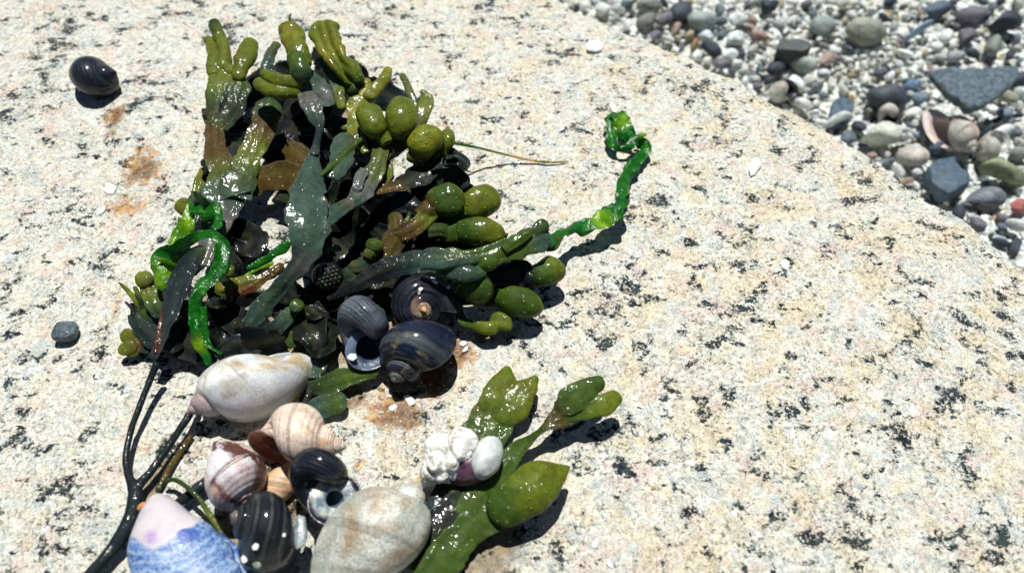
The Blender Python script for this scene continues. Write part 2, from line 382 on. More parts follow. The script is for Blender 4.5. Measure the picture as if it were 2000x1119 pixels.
# ------------------------------------------------------------------ seaweed
PAL = dict(o=(0.104, 0.142, 0.008), y=(0.165, 0.185, 0.012), g=(0.042, 0.088, 0.008), d=(0.008, 0.015, 0.007), t=(0.034, 0.075, 0.055),
           l=(0.10, 0.11, 0.105), b=(0.066, 0.044, 0.005), r=(0.08, 0.018, 0.006), k=(0.003, 0.006, 0.008), k2=(0.007, 0.020, 0.022), s=(0.012, 0.026, 0.032), e=(0.026, 0.055, 0.008), h=(0.075, 0.105, 0.02),
           G=(0.012, 0.20, 0.010), Y=(0.20, 0.46, 0.010), H=(0.012, 0.14, 0.015), B=(0.006, 0.010, 0.02))
def spline(P, n):
    P = np.asarray(P, float); m = len(P)
    Q = np.vstack([2 * P[0] - P[1], P, 2 * P[-1] - P[-2]])
    out = []
    for i in range(m - 1):
        p0, p1, p2, p3 = Q[i:i + 4]; k = n
        for j in range(k):
            t = j / k
            out.append(0.5 * (2 * p1 + (p2 - p0) * t + (2 * p0 - 5 * p1 + 4 * p2 - p3) * t * t + (3 * p1 - p0 - 3 * p2 + p3) * t ** 3))
    out.append(P[-1]); return np.array(out)
def loft(mb, pts, round0=False, round1=True, ruffle=0.0, pim=0.0, flat=0.55, rib=0.05, ncs=22, step=0.07, seed=None, up=0.6, wob=0.17, posf=at, curl=0.0, trough=0.0, tmin=.032):
    """pts: (px, py, height cm, width px, thickness px, colour[, roll deg]); a strip with swollen or leaf-thin cross-section"""
    seed = random.random() * 100 if seed is None else seed
    rows = []; col = 'o'; roll = 0
    for p in pts:
        if len(p) > 5: col = p[5]
        roll = p[6] if len(p) > 6 else roll
        q = posf(p[0], p[1], p[2]); rows.append([*q, cm(p[3], q), cm(p[4], q), roll, *PAL[col]])
    L = sum(np.linalg.norm(np.array(rows[i + 1][:3]) - rows[i][:3]) for i in range(len(rows) - 1))
    n = max(4, int(L / step / (len(rows) - 1)))
    S = spline(rows, n); C = S[:, :3]; W = np.maximum(S[:, 3], 0.01); T = np.maximum(S[:, 4], 0.008); RL = S[:, 5]; T = T * np.interp(W / T, [1.5, 3.2], [1, .5]); T = np.maximum(T, tmin); K = np.clip(S[:, 6:9], 0.002, 1)
    s = np.concatenate([[0], np.cumsum(np.linalg.norm(np.diff(C, axis=0), axis=1))]); L = s[-1]
    def cap(d, w):
        r = np.maximum(w * 0.5, 0.02); q = np.clip(d / r, 0, 1); return np.sqrt(np.maximum(0, 1 - (1 - q) ** 2))
    e = np.ones(len(s))
    if round0: e = e * cap(s, W[0])
    if round1: e = e * cap(L - s, W[-1])
    e = np.maximum(e, 0.02)
    tan = norm(np.gradient(C, axis=0)); view = norm(CAM - C); U0 = norm(np.array([0, 0, 1.0]) * (1 - up) + view * up)
    B = np.cross(tan, U0)
    for i in range(len(B)):
        if np.linalg.norm(B[i]) < 0.15 and i: B[i] = B[i - 1]
        if i and B[i] @ B[i - 1] < 0: B[i] = -B[i]
    B = norm(B); N = norm(np.cross(B, tan))
    ca, sa = np.cos(np.radians(RL))[:, None], np.sin(np.radians(RL))[:, None]
    B, N = B * ca + N * sa, N * ca - B * sa
    ph = np.linspace(0, 2 * np.pi, ncs, endpoint=False); u = np.cos(ph); sg = np.sin(ph)
    su = np.sign(u) * np.abs(u) ** 0.9
    prof = np.sign(sg) * np.abs(sg) ** flat
    thin = np.clip(1.6 - T / np.maximum(W, .001) * 4, 0, 1)[:, None]
    ed = 1 + wob * fbm(s[:, None] * 3.4 + seed, np.where(u > 0, 3.0, 9.0)[None, :] + 0 * s[:, None], seed, 3)
    w = W[:, None] * e[:, None] * ed
    z = 0.5 * (T * e)[:, None] * prof[None] + rib * thin * np.sign(sg)[None] * np.exp(-(u / 0.16) ** 2)[None] * (np.abs(sg) > .2)[None] * e[:, None]
    if ruffle:
        z = z + ruffle * (np.abs(u) ** 2)[None] * fbm(s[:, None] * 1.7 + seed * 3, np.where(u > 0, 2.0, 20.0)[None] + u[None] * 0.5 + 0 * s[:, None], seed, 3) * np.minimum(1, w / 0.5)
    if curl: z = z - curl * (u ** 2)[None] * w
    if trough: z = z - trough * np.exp(-(u / 0.3) ** 2)[None] * (sg > 0)[None] * e[:, None]
    V = C[:, None] + B[:, None] * (su[None] * w * 0.5)[..., None] + N[:, None] * z[..., None]
    if pim:
        dd = fbm(V[..., 0] * 5, V[..., 1] * 5, V[..., 2] * 5, 2); V = V + (norm(V - C[:, None])) * (0.010 * dd + 0.045 * fbm(V[..., 0] * 1.8, V[..., 1] * 1.8, V[..., 2] * 1.8, 2) * np.minimum(1, w / .5))[..., None]
    V = V.reshape(-1, 3)
    # never sink into the boulder
    gz = rock_z(V[:, 0], V[:, 1], False) + 0.015 if posf is at else V[:, 2]
    V[:, 2] = np.maximum(V[:, 2], gz)
    nr = len(s); I = np.arange(nr * ncs).reshape(nr, ncs); J = np.roll(I, -1, 1)
    Fq = np.stack([I[:-1], I[1:], J[1:], J[:-1]], -1).reshape(-1, 4)
    uv = np.stack([np.tile(u, nr), np.repeat(s, ncs)], -1)
    c4 = np.hstack([np.repeat(K, ncs, 0), np.full((nr * ncs, 1), float(pim))])
    rb_ = np.exp(-(u / 0.13) ** 2)[None] * thin + 0 * z; eg_ = np.clip((np.abs(u)[None] - .93) / .06, 0, 1) * thin + 0 * z
    mb.aux.append(np.stack([rb_.ravel(), eg_.ravel()], -1))
    mb.add(V, Fq, uv, c4)
    base = mb.n - nr * ncs
    mb.f.append([int(x) + base for x in I[0][::-1]][::-1]); mb.f.append([int(x) + base for x in I[-1]][::-1])
    return mb
class Frond:
    """a blade: strips that touch melt into one continuous skin; pimpled bladders stay sub-parts"""
    def __init__(s, parent, name, strips, label=None, mat=None, **k):
        s.p, s.name, s.label, s.mat = parent, name, label, mat or WEED; s.L = []; s.kids = []
        for q in strips: s.add(q, **k)
    def add(s, q, **k):
        b = MB(); loft(b, q, **k); s.L.append(b)
    def finish(s):
        L = s.L; grp = list(range(len(L)))
        for i in range(len(L)):
            if len(L) == 1: break
            vi = L[i].v[0][::2]; kd = KDTree(len(vi))
            for a, v in enumerate(vi): kd.insert(v, a)
            kd.balance()
            for j in range(i + 1, len(L)):
                if grp[i] != grp[j] and min(kd.find(v)[2] for v in L[j].v[0][::3]) < 0.04:
                    a, b = grp[i], grp[j]; grp = [a if g_ == b else g_ for g_ in grp]
        first = None
        for g_ in dict.fromkeys(grp):
            S_ = [L[i] for i in range(len(L)) if grp[i] == g_]; b = MB()
            for q in S_: b.add(q.v[0], np.zeros((0, 4), int), q.uv[0], q.c[0]); off = b.n - q.n; b.f += [[x + off for x in f_] for f_ in q.f]; b.aux += q.aux
            o = b.build(s.name, s.mat); o.parent = s.p; o.location = -s.p.location
            if len(S_) > 1: weld(o, b, .021, 7)
            if s.label: o['label'] = s.label
            first = first or o
        for q, lb, k in s.kids:
            b = MB(); loft(b, q, **k); o = b.build('bladder', WEED); o.parent = first
            if lb: o['label'] = lb
FRONDS = []
def weed(*a, **k): f = Frond(*a, **k); FRONDS.append(f); return f
def bl(parent, pts, label=None, merge=None, **k):       # a swollen tip
    kw = dict(round0=True, pim=1.0, flat=0.95, rib=0, ncs=26, wob=0.04, step=0.05); kw.update(k)
    if kw['pim'] < .5: kw['wob'] = .13; kw['flat'] = min(kw['flat'], .75); pts = [tuple(p[:4]) + (p[4] * .8,) + tuple(p[5:]) for p in pts]
    if (kw['pim'] < .5) if merge is None else merge: parent.add(pts, **kw)
    else:
        parent.kids.append((pts, label, kw)); a, b = pts[0], pts[1]      # the blade's skin widens and runs up round the foot of the bladder
        mx = lambda t, f: tuple([a[i] + (b[i] - a[i]) * t for i in range(3)] + [(a[3] + (b[3] - a[3]) * t) * f, (a[4] + (b[4] - a[4]) * t) * f])
        pre = (a[0] - (b[0] - a[0]) * .7, a[1] - (b[1] - a[1]) * .7, max(.1, a[2] - .05), a[3] * .7, a[4] * .5, a[5] if len(a) > 5 else 'g')
        k2 = dict(kw); k2.update(pim=.45, rib=0, round0=False); parent.add([pre, mx(0, 1.06) + ((a[5] if len(a) > 5 else 'g'),), mx(.35, 1.05), mx(.7, .98)], **k2)
FR = dict(ruffle=0.10)

p0 = at(560, 480, 0)
WR = empty('bladder_wrack', [p0[0], p0[1], 0], 'big tangled clump of wet olive-brown seaweed with swollen tips and a long dark forked stalk', 'seaweed', )
# --- stalks
st_main = weed(WR, 'stalk', [
    [(150, 1150, .35, 24, 16, 's'), (195, 1100, .35, 25, 17), (225, 1065, .35, 27, 18), (250, 1025, .35, 28, 19), (262, 985, .35, 27, 19), (263, 955, .35, 26, 18), (250, 925, .35, 14, 12),
     (246, 890, .35, 12, 11), (256, 840, .4, 12, 11), (272, 795, .5, 12, 11), (292, 745, .6, 13, 11), (308, 705, .8, 16, 11)],
    [(262, 985, .35, 20, 15, 's'), (270, 950, .35, 18, 13), (295, 920, .35, 15, 12), (330, 870, .4, 14, 11), (368, 812, .45, 14, 11), (388, 770, .4, 14, 11), (405, 725, .4, 15, 11), (420, 690, .5, 18, 11)]],
    mat=DARKW, round0=True, flat=0.7, rib=0, ncs=18, wob=0.12)
st2 = weed(WR, 'stalk', [[(255, 1060, .3, 18, 13, 's'), (300, 1025, .3, 20, 14), (345, 985, .3, 21, 15), (385, 955, .3, 21, 15), (425, 925, .3, 20, 14), (470, 890, .25, 20, 14)]], mat=DARKW, round0=True, flat=0.7, rib=0, ncs=18, wob=0.12)
weed(WR, 'frond', [[(300, 700, .8, 20, 8, 's', 25), (318, 650, 1.0, 30, 8), (338, 595, 1.2, 42, 10), (355, 545, 1.4, 50, 10), (375, 505, 1.6, 50, 12, 'k2'), (398, 480, 1.7, 42, 12, 'e')],
                   [(304, 690, .9, 8, 7, 'r'), (308, 650, 1.0, 8, 7), (322, 600, 1.1, 9, 7), (334, 560, 1.2, 8, 7)]], 'dark blackish blade with a bluish wet sheen rising from the stalk', rib=.04, ruffle=.04)
# --- left column
fa = weed(WR, 'frond', [
    [(395, 520, .8, 25, 8, 'l'), (412, 470, .9, 44, 8), (425, 425, 1.1, 66, 8, 'l'), (437, 385, 1.2, 80, 9, 't'), (450, 345, 1.3, 100, 9, 'h')],
    [(455, 385, 1.2, 60, 9, 't'), (440, 345, 1.3, 70, 9, 'h'), (423, 300, 1.4, 46, 9, 'b'), (420, 250, 1.5, 36, 9, 'b'), (424, 205, 1.6, 40, 10, 'e'), (430, 165, 1.8, 54, 14, 'o'), (436, 135, 1.9, 50, 18, 'o')],
    [(455, 385, 1.2, 60, 9, 't'), (470, 345, 1.3, 62, 9, 'e'), (492, 300, 1.4, 52, 9, 'o'), (512, 250, 1.6, 50, 9, 'b'), (522, 215, 1.7, 58, 9, 'e'), (528, 190, 1.8, 44, 9, 'e')],
    [(425, 250, 1.5, 40, 9, 'e'), (448, 215, 1.5, 50, 9, 'd'), (465, 175, 1.7, 45, 10, 'e'), (470, 150, 1.8, 40, 14, 'o')]], 'olive to grey-violet blade forking up the left side of the clump', ruffle=.10)
bl(fa, [(437, 140, 1.9, 26, 20, 'o'), (440, 110, 2.0, 24, 22, 'o'), (433, 80, 2.1, 22, 20, 'o'), (420, 52, 2.2, 20, 17, 'e'), (414, 40, 2.2, 13, 12, 'e')], pim=.2)
bl(fa, [(418, 150, 1.9, 30, 20, 'o'), (417, 110, 2.0, 24, 20, 'o'), (413, 88, 2.0, 20, 17, 'o'), (402, 72, 2.05, 17, 14)], pim=.2)
bl(fa, [(465, 160, 1.8, 28, 20, 'o'), (475, 125, 2.0, 32, 24), (484, 100, 2.1, 38, 26, 'o'), (492, 76, 2.1, 26, 20)], pim=.2)
bl(fa, [(452, 150, 1.8, 30, 20, 'o'), (455, 128, 1.9, 24, 20, 'y')], pim=.2)
# --- top fingers and drooping teal leaf
fb = weed(WR, 'frond', [
    [(515, 150, 2.0, 20, 8, 't'), (525, 115, 2.2, 22, 8, 't'), (543, 82, 2.3, 16, 8, 'h')],
    [(585, 140, 2.3, 40, 14, 't'), (610, 170, 2.3, 52, 10, 't'), (640, 190, 2.2, 48, 8, 'l'), (655, 205, 2.2, 30, 8, 't')],
    [(592, 160, 2.5, 24, 8, 't'), (603, 195, 2.5, 36, 8, 'l'), (617, 225, 2.4, 36, 8, 't'), (624, 250, 2.4, 18, 7, 'k2'), (618, 280, 2.4, 14, 7, 'k2'), (612, 305, 2.4, 26, 8, 't')],
    [(630, 110, 2.5, 34, 10, 't'), (652, 150, 2.4, 26, 9, 't'), (662, 185, 2.3, 24, 9, 'h'), (668, 215, 2.2, 14, 8, 'o')]], 'teal-grey blade hanging from the top fingers of the clump', ruffle=.08)
bl(fb, [(590, 140, 2.6, 40, 28, 'o'), (583, 105, 2.9, 44, 36, 'o'), (570, 75, 3.0, 45, 38, 'y'), (564, 45, 3.1, 40, 34, 'o')], pim=.35)
bl(fb, [(603, 160, 2.8, 34, 24, 't'), (585, 130, 3.1, 40, 34, 'g'), (571, 102, 3.2, 42, 34, 'g')], pim=.35)
bl(fb, [(567, 50, 3.1, 6, 6, 'e'), (566, 35, 3.2, 5, 5), (569, 26, 3.25, 4, 4)], pim=0)
bl(fb, [(592, 162, 2.7, 20, 18, 'o'), (555, 160, 2.8, 25, 22), (527, 150, 2.8, 24, 22, 'o'), (512, 140, 2.8, 20, 18)], pim=.35)
bl(fb, [(590, 178, 2.5, 22, 20, 'o'), (550, 180, 2.6, 26, 24), (517, 172, 2.6, 26, 24, 'o'), (502, 156, 2.6, 24, 20)], pim=.35)
bl(fb, [(690, 165, 2.4, 28, 20, 'o'), (668, 130, 2.8, 44, 28, 'o'), (648, 100, 3.0, 52, 30, 'y'), (636, 66, 3.1, 60, 34, 'o'), (631, 40, 3.15, 56, 32, 'y')], 'broad hollowed finger curling over at the top', pim=.2, trough=.22)
bl(fb, [(655, 120, 2.7, 30, 24, 'y'), (680, 130, 2.7, 32, 28, 'o'), (695, 145, 2.6, 28, 24, 'o'), (706, 165, 2.4, 20, 18, 'e')], pim=.2)
bl(fb, [(675, 150, 2.4, 34, 24, 'e'), (690, 175, 2.2, 34, 26, 'e'), (700, 190, 2.0, 24, 20, 'd')], pim=.2)
bl(fb, [(655, 160, 2.3, 20, 14, 'h'), (664, 180, 2.3, 22, 16, 'o'), (666, 198, 2.2, 16, 12, 'b')], pim=.2)
# --- yellow forked tips
fe = weed(WR, 'frond', [
    [(690, 305, 1.7, 22, 10, 'g'), (692, 275, 1.9, 26, 10, 'o'), (692, 240, 2.0, 30, 10, 'y'), (698, 210, 2.1, 42, 10, 'y'), (715, 190, 2.2, 52, 12, 'y')],
    [(692, 240, 2.0, 18, 8, 'o'), (680, 248, 2.0, 12, 7, 'o'), (665, 252, 2.0, 8, 6, 'g')],
    [(715, 300, 1.8, 14, 8, 'o'), (700, 270, 1.9, 16, 8, 'g'), (690, 285, 1.9, 12, 7, 'g')]], 'yellow-olive blade splitting into thin upright tips', ruffle=.03, rib=.02)
bl(fe, [(715, 195, 2.2, 24, 16, 'y'), (735, 172, 2.3, 26, 18, 'y'), (752, 152, 2.4, 24, 18), (761, 132, 2.4, 18, 14)], pim=.1)
bl(fe, [(710, 200, 2.1, 28, 16, 'y'), (715, 172, 2.2, 24, 16, 'y'), (716, 154, 2.2, 18, 14)], pim=.1)
fe2 = weed(WR, 'frond', [
    [(815, 250, 1.6, 18, 8, 'e'), (812, 215, 1.8, 18, 8, 'e'), (800, 180, 2.0, 16, 8, 'h'), (784, 143, 2.1, 12, 8, 'h')],
    [(815, 255, 1.6, 22, 8, 'e'), (828, 222, 1.8, 30, 9, 'o'), (833, 195, 1.9, 26, 8, 'o'), (823, 175, 2.0, 10, 6, 'h')]], 'narrow pointed green blades behind the round bladders', ruffle=.03, rib=.02)
# --- round bladders upper right
ff = weed(WR, 'frond', [
    [(745, 250, 1.9, 30, 14, 'o'), (745, 280, 1.9, 40, 12, 'b'), (742, 310, 1.9, 30, 10, 'h'), (728, 340, 1.8, 44, 9, 'h'), (708, 370, 1.8, 44, 8, 'l'), (692, 392, 1.8, 30, 8, 't'), (672, 408, 1.8, 22, 8, 't')],
    [(800, 270, 1.7, 40, 12, 'e'), (775, 280, 1.8, 36, 12, 'b'), (752, 290, 1.8, 40, 12, 'b'), (742, 320, 1.7, 40, 10, 'b')],
    [(712, 330, 1.95, 20, 7, 'l'), (704, 345, 1.95, 26, 7, 'l'), (695, 375, 1.9, 24, 7, 'l')],
    [(745, 310, 1.6, 22, 9, 'o'), (755, 335, 1.5, 34, 9, 'o'), (745, 358, 1.5, 26, 9, 'e')]], 'brown and lilac-grey blade under the round bladders', ruffle=.06)
bl(ff, [(748, 268, 2.1, 28, 24, 'o'), (735, 250, 2.3, 48, 40, 'o'), (723, 228, 2.4, 56, 46, 'o'), (716, 210, 2.4, 48, 40, 'o')], 'round olive bladder with pale pimples')
bl(ff, [(798, 268, 1.9, 40, 34, 'g'), (788, 248, 2.2, 62, 50, 'o'), (783, 222, 2.3, 64, 52, 'o'), (783, 195, 2.3, 34, 30, 'g')], 'largest round olive bladder at the top right')
bl(ff, [(810, 305, 1.8, 30, 26, 'o'), (820, 290, 2.0, 56, 44, 'y'), (838, 270, 2.1, 60, 46, 'y'), (852, 252, 2.1, 34, 30, 'o')], 'yellow-green bladder above the dark crinkled blade')
bl(ff, [(862, 295, 1.6, 26, 20, 'o'), (873, 272, 1.8, 32, 24, 'o'), (874, 255, 1.8, 24, 20, 'o')])
# --- great teal central blade
weed(WR, 'frond', [
    [(612, 300, 2.3, 22, 8, 't', 10), (609, 335, 2.4, 44, 8, 't'), (602, 375, 2.5, 66, 9, 't'), (600, 410, 2.5, 82, 9, 't'), (603, 445, 2.4, 82, 9, 't'), (600, 480, 2.2, 64, 9, 't'), (588, 512, 1.9, 46, 8, 'l'),
     (562, 545, 1.5, 32, 8, 't'), (535, 575, 1.1, 36, 8, 't'), (512, 600, .9, 42, 8, 't'), (494, 625, .7, 36, 8, 't'), (482, 645, .6, 20, 7, 'k2')],
    [(610, 450, 2.3, 36, 8, 't'), (640, 425, 2.2, 36, 8, 't'), (665, 408, 2.0, 28, 8, 't'), (690, 392, 1.9, 26, 8, 'l')]], 'broad teal-grey blade with a raised midrib hanging down the middle', ruffle=.10, rib=.06)
weed(WR, 'frond', [
    [(625, 345, 2.3, 8, 8, 'g'), (655, 318, 2.2, 12, 9, 'g'), (685, 290, 2.1, 12, 9, 'g'), (712, 268, 2.0, 8, 8, 'g')],
    [(650, 350, 2.1, 26, 8, 't'), (664, 320, 2.15, 48, 8, 't'), (670, 285, 2.1, 46, 8, 't'), (678, 258, 2.1, 24, 8, 't')]], 'oval teal blade with a pale green midrib', ruffle=.04, rib=.03)
# --- brown inner blades
weed(WR, 'frond', [
    [(470, 385, .9, 40, 8, 'd'), (500, 355, 1.0, 56, 8, 'b'), (540, 345, 1.1, 60, 8, 'b'), (580, 350, 1.2, 60, 8, 'b'), (600, 370, 1.2, 50, 8, 'b')],
    [(560, 285, 1.3, 30, 8, 'b'), (580, 300, 1.3, 50, 8, 'b'), (600, 320, 1.3, 44, 8, 'b')],
    [(560, 270, 1.6, 4, 4, 't'), (556, 258, 1.7, 4, 4), (551, 257, 1.7, 3, 3)],
    [(545, 375, .8, 40, 8, 'd'), (580, 390, .9, 34, 8, 'e'), (600, 395, .9, 30, 8, 'e')]], 'amber-brown blade deep inside the clump', ruffle=.12)
# --- dark wavy blade and crinkled blade
weed(WR, 'frond', [
    [(855, 290, 1.6, 30, 8, 'd', -25), (830, 330, 1.5, 60, 8, 'd'), (800, 352, 1.5, 50, 8, 'd'), (765, 368, 1.5, 36, 8, 'b'), (728, 375, 1.5, 20, 8, 'b')],
    [(880, 440, .8, 20, 8, 'd'), (850, 420, 1.0, 26, 8, 'd'), (800, 400, 1.1, 40, 8, 'k'), (760, 395, 1.2, 40, 8, 'k')]], 'dark wavy-edged blade with a pale rim', ruffle=.16)
weed(WR, 'frond', [
    [(815, 395, .9, 30, 8, 'k', 20), (828, 360, 1.1, 50, 8, 'k'), (845, 330, 1.3, 66, 8, 'k2'), (870, 318, 1.4, 66, 8, 'k2'), (895, 320, 1.4, 56, 8, 'k2'), (912, 335, 1.3, 40, 8, 'k')],
    [(870, 310, 1.6, 26, 8, 'k2', 50), (890, 305, 1.7, 30, 8, 'k2'), (905, 318, 1.6, 24, 8, 'k2'), (895, 335, 1.5, 20, 8, 'k2')],
    [(845, 345, 1.4, 30, 8, 'k2', -40), (880, 335, 1.5, 40, 8, 'k2'), (908, 350, 1.3, 30, 8, 'k2'), (900, 372, 1.2, 24, 8, 'k')]], 'crinkled blue-black blade at the right of the clump', ruffle=.42, rib=0, wob=.2)
# --- fork with two long receptacles, right
fi = weed(WR, 'frond', [
    [(742, 530, 1.0, 34, 8, 'b'), (755, 500, 1.2, 40, 9, 'b'), (772, 465, 1.4, 48, 10, 'b'), (780, 445, 1.5, 56, 10, 'b')],
    [(776, 460, 1.45, 34, 9, 'b'), (772, 430, 1.5, 30, 9, 'b'), (764, 415, 1.5, 20, 8, 'e')],
    [(778, 460, 1.45, 34, 9, 'b'), (805, 445, 1.5, 40, 10, 'b'), (830, 425, 1.5, 34, 12, 'o'), (850, 405, 1.5, 40, 18, 'g')],
    [(785, 450, 1.4, 26, 8, 'b'), (797, 430, 1.5, 14, 7, 'e'), (800, 412, 1.5, 6, 6, 'e')],
    [(835, 450, 1.3, 36, 9, 'e'), (860, 450, 1.2, 30, 10, 'e'), (885, 455, 1.0, 34, 14, 'g')]], 'brown wet forked blade with a raised midrib', ruffle=.05, rib=.07)
bl(fi, [(835, 412, 1.5, 40, 28, 'b'), (860, 395, 1.6, 66, 42, 'g'), (885, 390, 1.6, 66, 44, 'g'), (908, 388, 1.5, 46, 34, 'o')], 'pimpled bladder overlapping its neighbour on the right edge')
bl(fi, [(895, 415, 1.2, 36, 28, 'g'), (920, 402, 1.3, 58, 42, 'o'), (948, 390, 1.3, 62, 44, 'o'), (972, 380, 1.2, 46, 34, 'o')])
bl(fi, [(885, 458, 1.0, 40, 28, 'g'), (920, 452, 1.1, 54, 42, 'g'), (955, 455, 1.1, 56, 44, 'o'), (988, 464, 1.0, 34, 30, 'o')], 'long pimpled bladder lying on its side')
# --- long flattened blade pointing right
fj = weed(WR, 'frond', [
    [(640, 585, .9, 10, 7, 'k'), (690, 560, 1.2, 26, 8, 'k'), (740, 532, 1.4, 44, 8, 'k'), (790, 515, 1.5, 50, 9, 'k2'), (840, 510, 1.6, 56, 10, 't'), (890, 512, 1.6, 58, 12, 'g'), (940, 508, 1.6, 54, 12, 'g'), (985, 492, 1.6, 48, 10, 'g'), (1020, 478, 1.6, 50, 9, 'g'), (1052, 465, 1.6, 56, 8, 't'), (1078, 462, 1.5, 46, 8, 't')],
    [(820, 520, 1.9, 16, 10, 't'), (860, 518, 2.0, 20, 14, 't'), (910, 512, 1.95, 18, 12, 't'), (950, 505, 1.8, 12, 8, 'g')],
    [(985, 490, 1.7, 20, 8, 'g'), (1015, 465, 1.8, 26, 8, 'g'), (1040, 450, 1.8, 22, 8, 'g')],
    [(950, 545, 1.0, 30, 8, 'k'), (1000, 535, .9, 50, 8, 'k'), (1045, 530, .8, 60, 10, 'k')]], 'long folded green blade pointing right, teal on its underside', ruffle=.06, rib=.05)  # last strip: a blade coloured black as the shadow there
bl(fj, [(850, 530, 1.6, 20, 16, 't'), (880, 533, 1.75, 30, 26, 't'), (920, 534, 1.75, 30, 26, 't'), (950, 528, 1.6, 20, 16, 'g')], pim=.2)
bl(fj, [(925, 518, 1.7, 22, 18, 'g'), (950, 514, 1.75, 34, 26, 'g'), (975, 510, 1.7, 26, 20, 'g')], pim=.6)
bl(fj, [(1040, 456, 1.7, 20, 14, 'e'), (1056, 442, 1.75, 30, 16, 'e'), (1070, 432, 1.75, 22, 14, 'e')], 'small flat olive tip above the end of the long blade', pim=.1)
bl(fj, [(1055, 480, 1.3, 24, 14, 'g'), (1078, 475, 1.2, 30, 14, 'g'), (1088, 458, 1.2, 20, 12, 'b')], pim=.1)
bl(fj, [(1030, 545, .7, 40, 28, 'k'), (1060, 535, .8, 56, 38, 'g'), (1080, 526, .8, 58, 40, 'o'), (1095, 518, .7, 44, 34, 'o')], 'pimpled bladder half in shadow at the right end')
# --- lower right bladders by the dark shells
fk = weed(WR, 'frond', [
    [(860, 555, .7, 22, 8, 't'), (885, 575, .7, 24, 8, 'g'), (893, 605, .6, 22, 9, 't'), (905, 628, .5, 20, 10, 'g'), (925, 635, .4, 20, 12, 'g')],
    [(890, 590, .6, 20, 9, 'e'), (925, 585, .6, 24, 10, 'e'), (970, 590, .6, 20, 10, 'g')]], ruffle=.04)
bl(fk, [(905, 562, 1.0, 40, 40, 'g'), (922, 562, 1.1, 62, 58, 'g'), (940, 562, 1.1, 66, 60, 'g'), (958, 560, 1.0, 50, 50, 'g')], 'ball-shaped pimpled bladder right of the dark shells', round1=True)
bl(fk, [(972, 582, .6, 36, 32, 'g'), (1000, 588, .7, 60, 50, 'g'), (1032, 595, .7, 60, 48, 'g'), (1062, 603, .6, 26, 24, 'o')], 'egg-shaped pimpled bladder resting on the granite')
bl(fk, [(920, 636, .4, 16, 14, 'g'), (945, 640, .5, 26, 22, 'o'), (975, 640, .5, 28, 24, 'y')], pim=.1)
bl(fk, [(955, 622, .5, 24, 18, 'g'), (980, 628, .55, 36, 26, 'o'), (1000, 645, .45, 18, 16, 'o')], pim=.1)
# --- small inner pieces
fl = weed(WR, 'frond', [
    [(735, 480, 1.4, 24, 14, 'g'), (722, 502, 1.3, 24, 9, 't'), (705, 518, 1.2, 30, 8, 't'), (680, 520, 1.1, 16, 7, 'h')],
    [(670, 540, .9, 30, 8, 'k2'), (690, 532, 1.0, 44, 8, 't'), (706, 530, 1.0, 30, 8, 't')],
    [(638, 490, 1.0, 6, 5, 'G'), (655, 485, 1.0, 14, 6, 'h'), (668, 488, 1.0, 5, 5, 'h')]], ruffle=.05)
bl(fl, [(722, 495, 1.4, 26, 20, 'h'), (730, 480, 1.5, 36, 28, 'g'), (738, 468, 1.5, 28, 24, 'g')])
# --- left cluster
fm = weed(WR, 'frond', [
    [(400, 330, .9, 18, 9, 'y'), (392, 355, .9, 24, 9, 'o'), (385, 385, .8, 30, 10, 'o'), (375, 410, .7, 26, 9, 'e'), (372, 440, .6, 24, 8, 'd')],
    [(430, 580, .5, 30, 9, 'd'), (450, 560, .5, 30, 10, 'o'), (480, 552, .5, 30, 10, 'o'), (510, 545, .5, 26, 9, 'o')],
    [(460, 575, .4, 20, 8, 'r'), (490, 560, .45, 26, 8, 'r'), (525, 535, .5, 22, 8, 'b'), (555, 515, .5, 16, 8, 'b')]], ruffle=.04)
bl(fm, [(378, 418, .6, 26, 18, 'o'), (362, 405, .65, 36, 28, 'o'), (345, 396, .65, 38, 30, 'o')], 'blunt olive tip at the far left of the clump', pim=.1)
bl(fm, [(445, 545, .6, 14, 12, 'h'), (449, 530, .7, 20, 16, 'h'), (453, 518, .7, 14, 12, 'h')], pim=0)
bl(fm, [(440, 570, .6, 14, 10, 'o'), (428, 558, .6, 20, 12, 'o'), (418, 552, .6, 12, 8)], pim=0)
bl(fm, [(448, 565, .6, 14, 10, 'o'), (453, 552, .65, 22, 14, 'o'), (460, 545, .65, 18, 12)], pim=0)
fm2 = weed(WR, 'frond', [
    [(232, 552, .6, 4, 4, 'e'), (250, 568, .6, 9, 6, 'o'), (270, 590, .6, 16, 7, 'o'), (290, 610, .6, 24, 8, 'e'), (320, 625, .6, 30, 8, 'd')],
    [(285, 545, .9, 30, 14, 'b'), (292, 570, .9, 40, 10, 'o'), (305, 595, .8, 40, 8, 'e'), (325, 615, .8, 40, 8, 'k2')],
    [(262, 560, .8, 8, 6, 'o'), (272, 580, .8, 12, 6, 'e'), (280, 605, .6, 14, 6, 'k2')],
    [(265, 610, .5, 30, 8, 'k2'), (280, 640, .5, 40, 8, 'k2'), (310, 665, .5, 44, 8, 'k2'), (335, 680, .5, 30, 8, 'k')],
    [(245, 668, .35, 30, 10, 'o'), (272, 668, .35, 38, 10, 'b'), (300, 672, .35, 40, 8, 'k2'), (330, 685, .4, 36, 8, 'k')],
    [(265, 665, .35, 24, 10, 'e'), (262, 688, .3, 20, 9, 'o'), (245, 688, .3, 20, 9, 'o')]], 'low brown-olive blades spreading to the left edge', ruffle=.05)
bl(fm2, [(290, 560, 1.0, 30, 18, 'b'), (282, 545, 1.05, 34, 22, 'o'), (278, 530, 1.05, 26, 18, 'y')], pim=0)
bl(fm2, [(268, 662, .4, 26, 12, 'b'), (248, 655, .4, 30, 14, 'o'), (234, 652, .4, 24, 12, 'o')], pim=0)
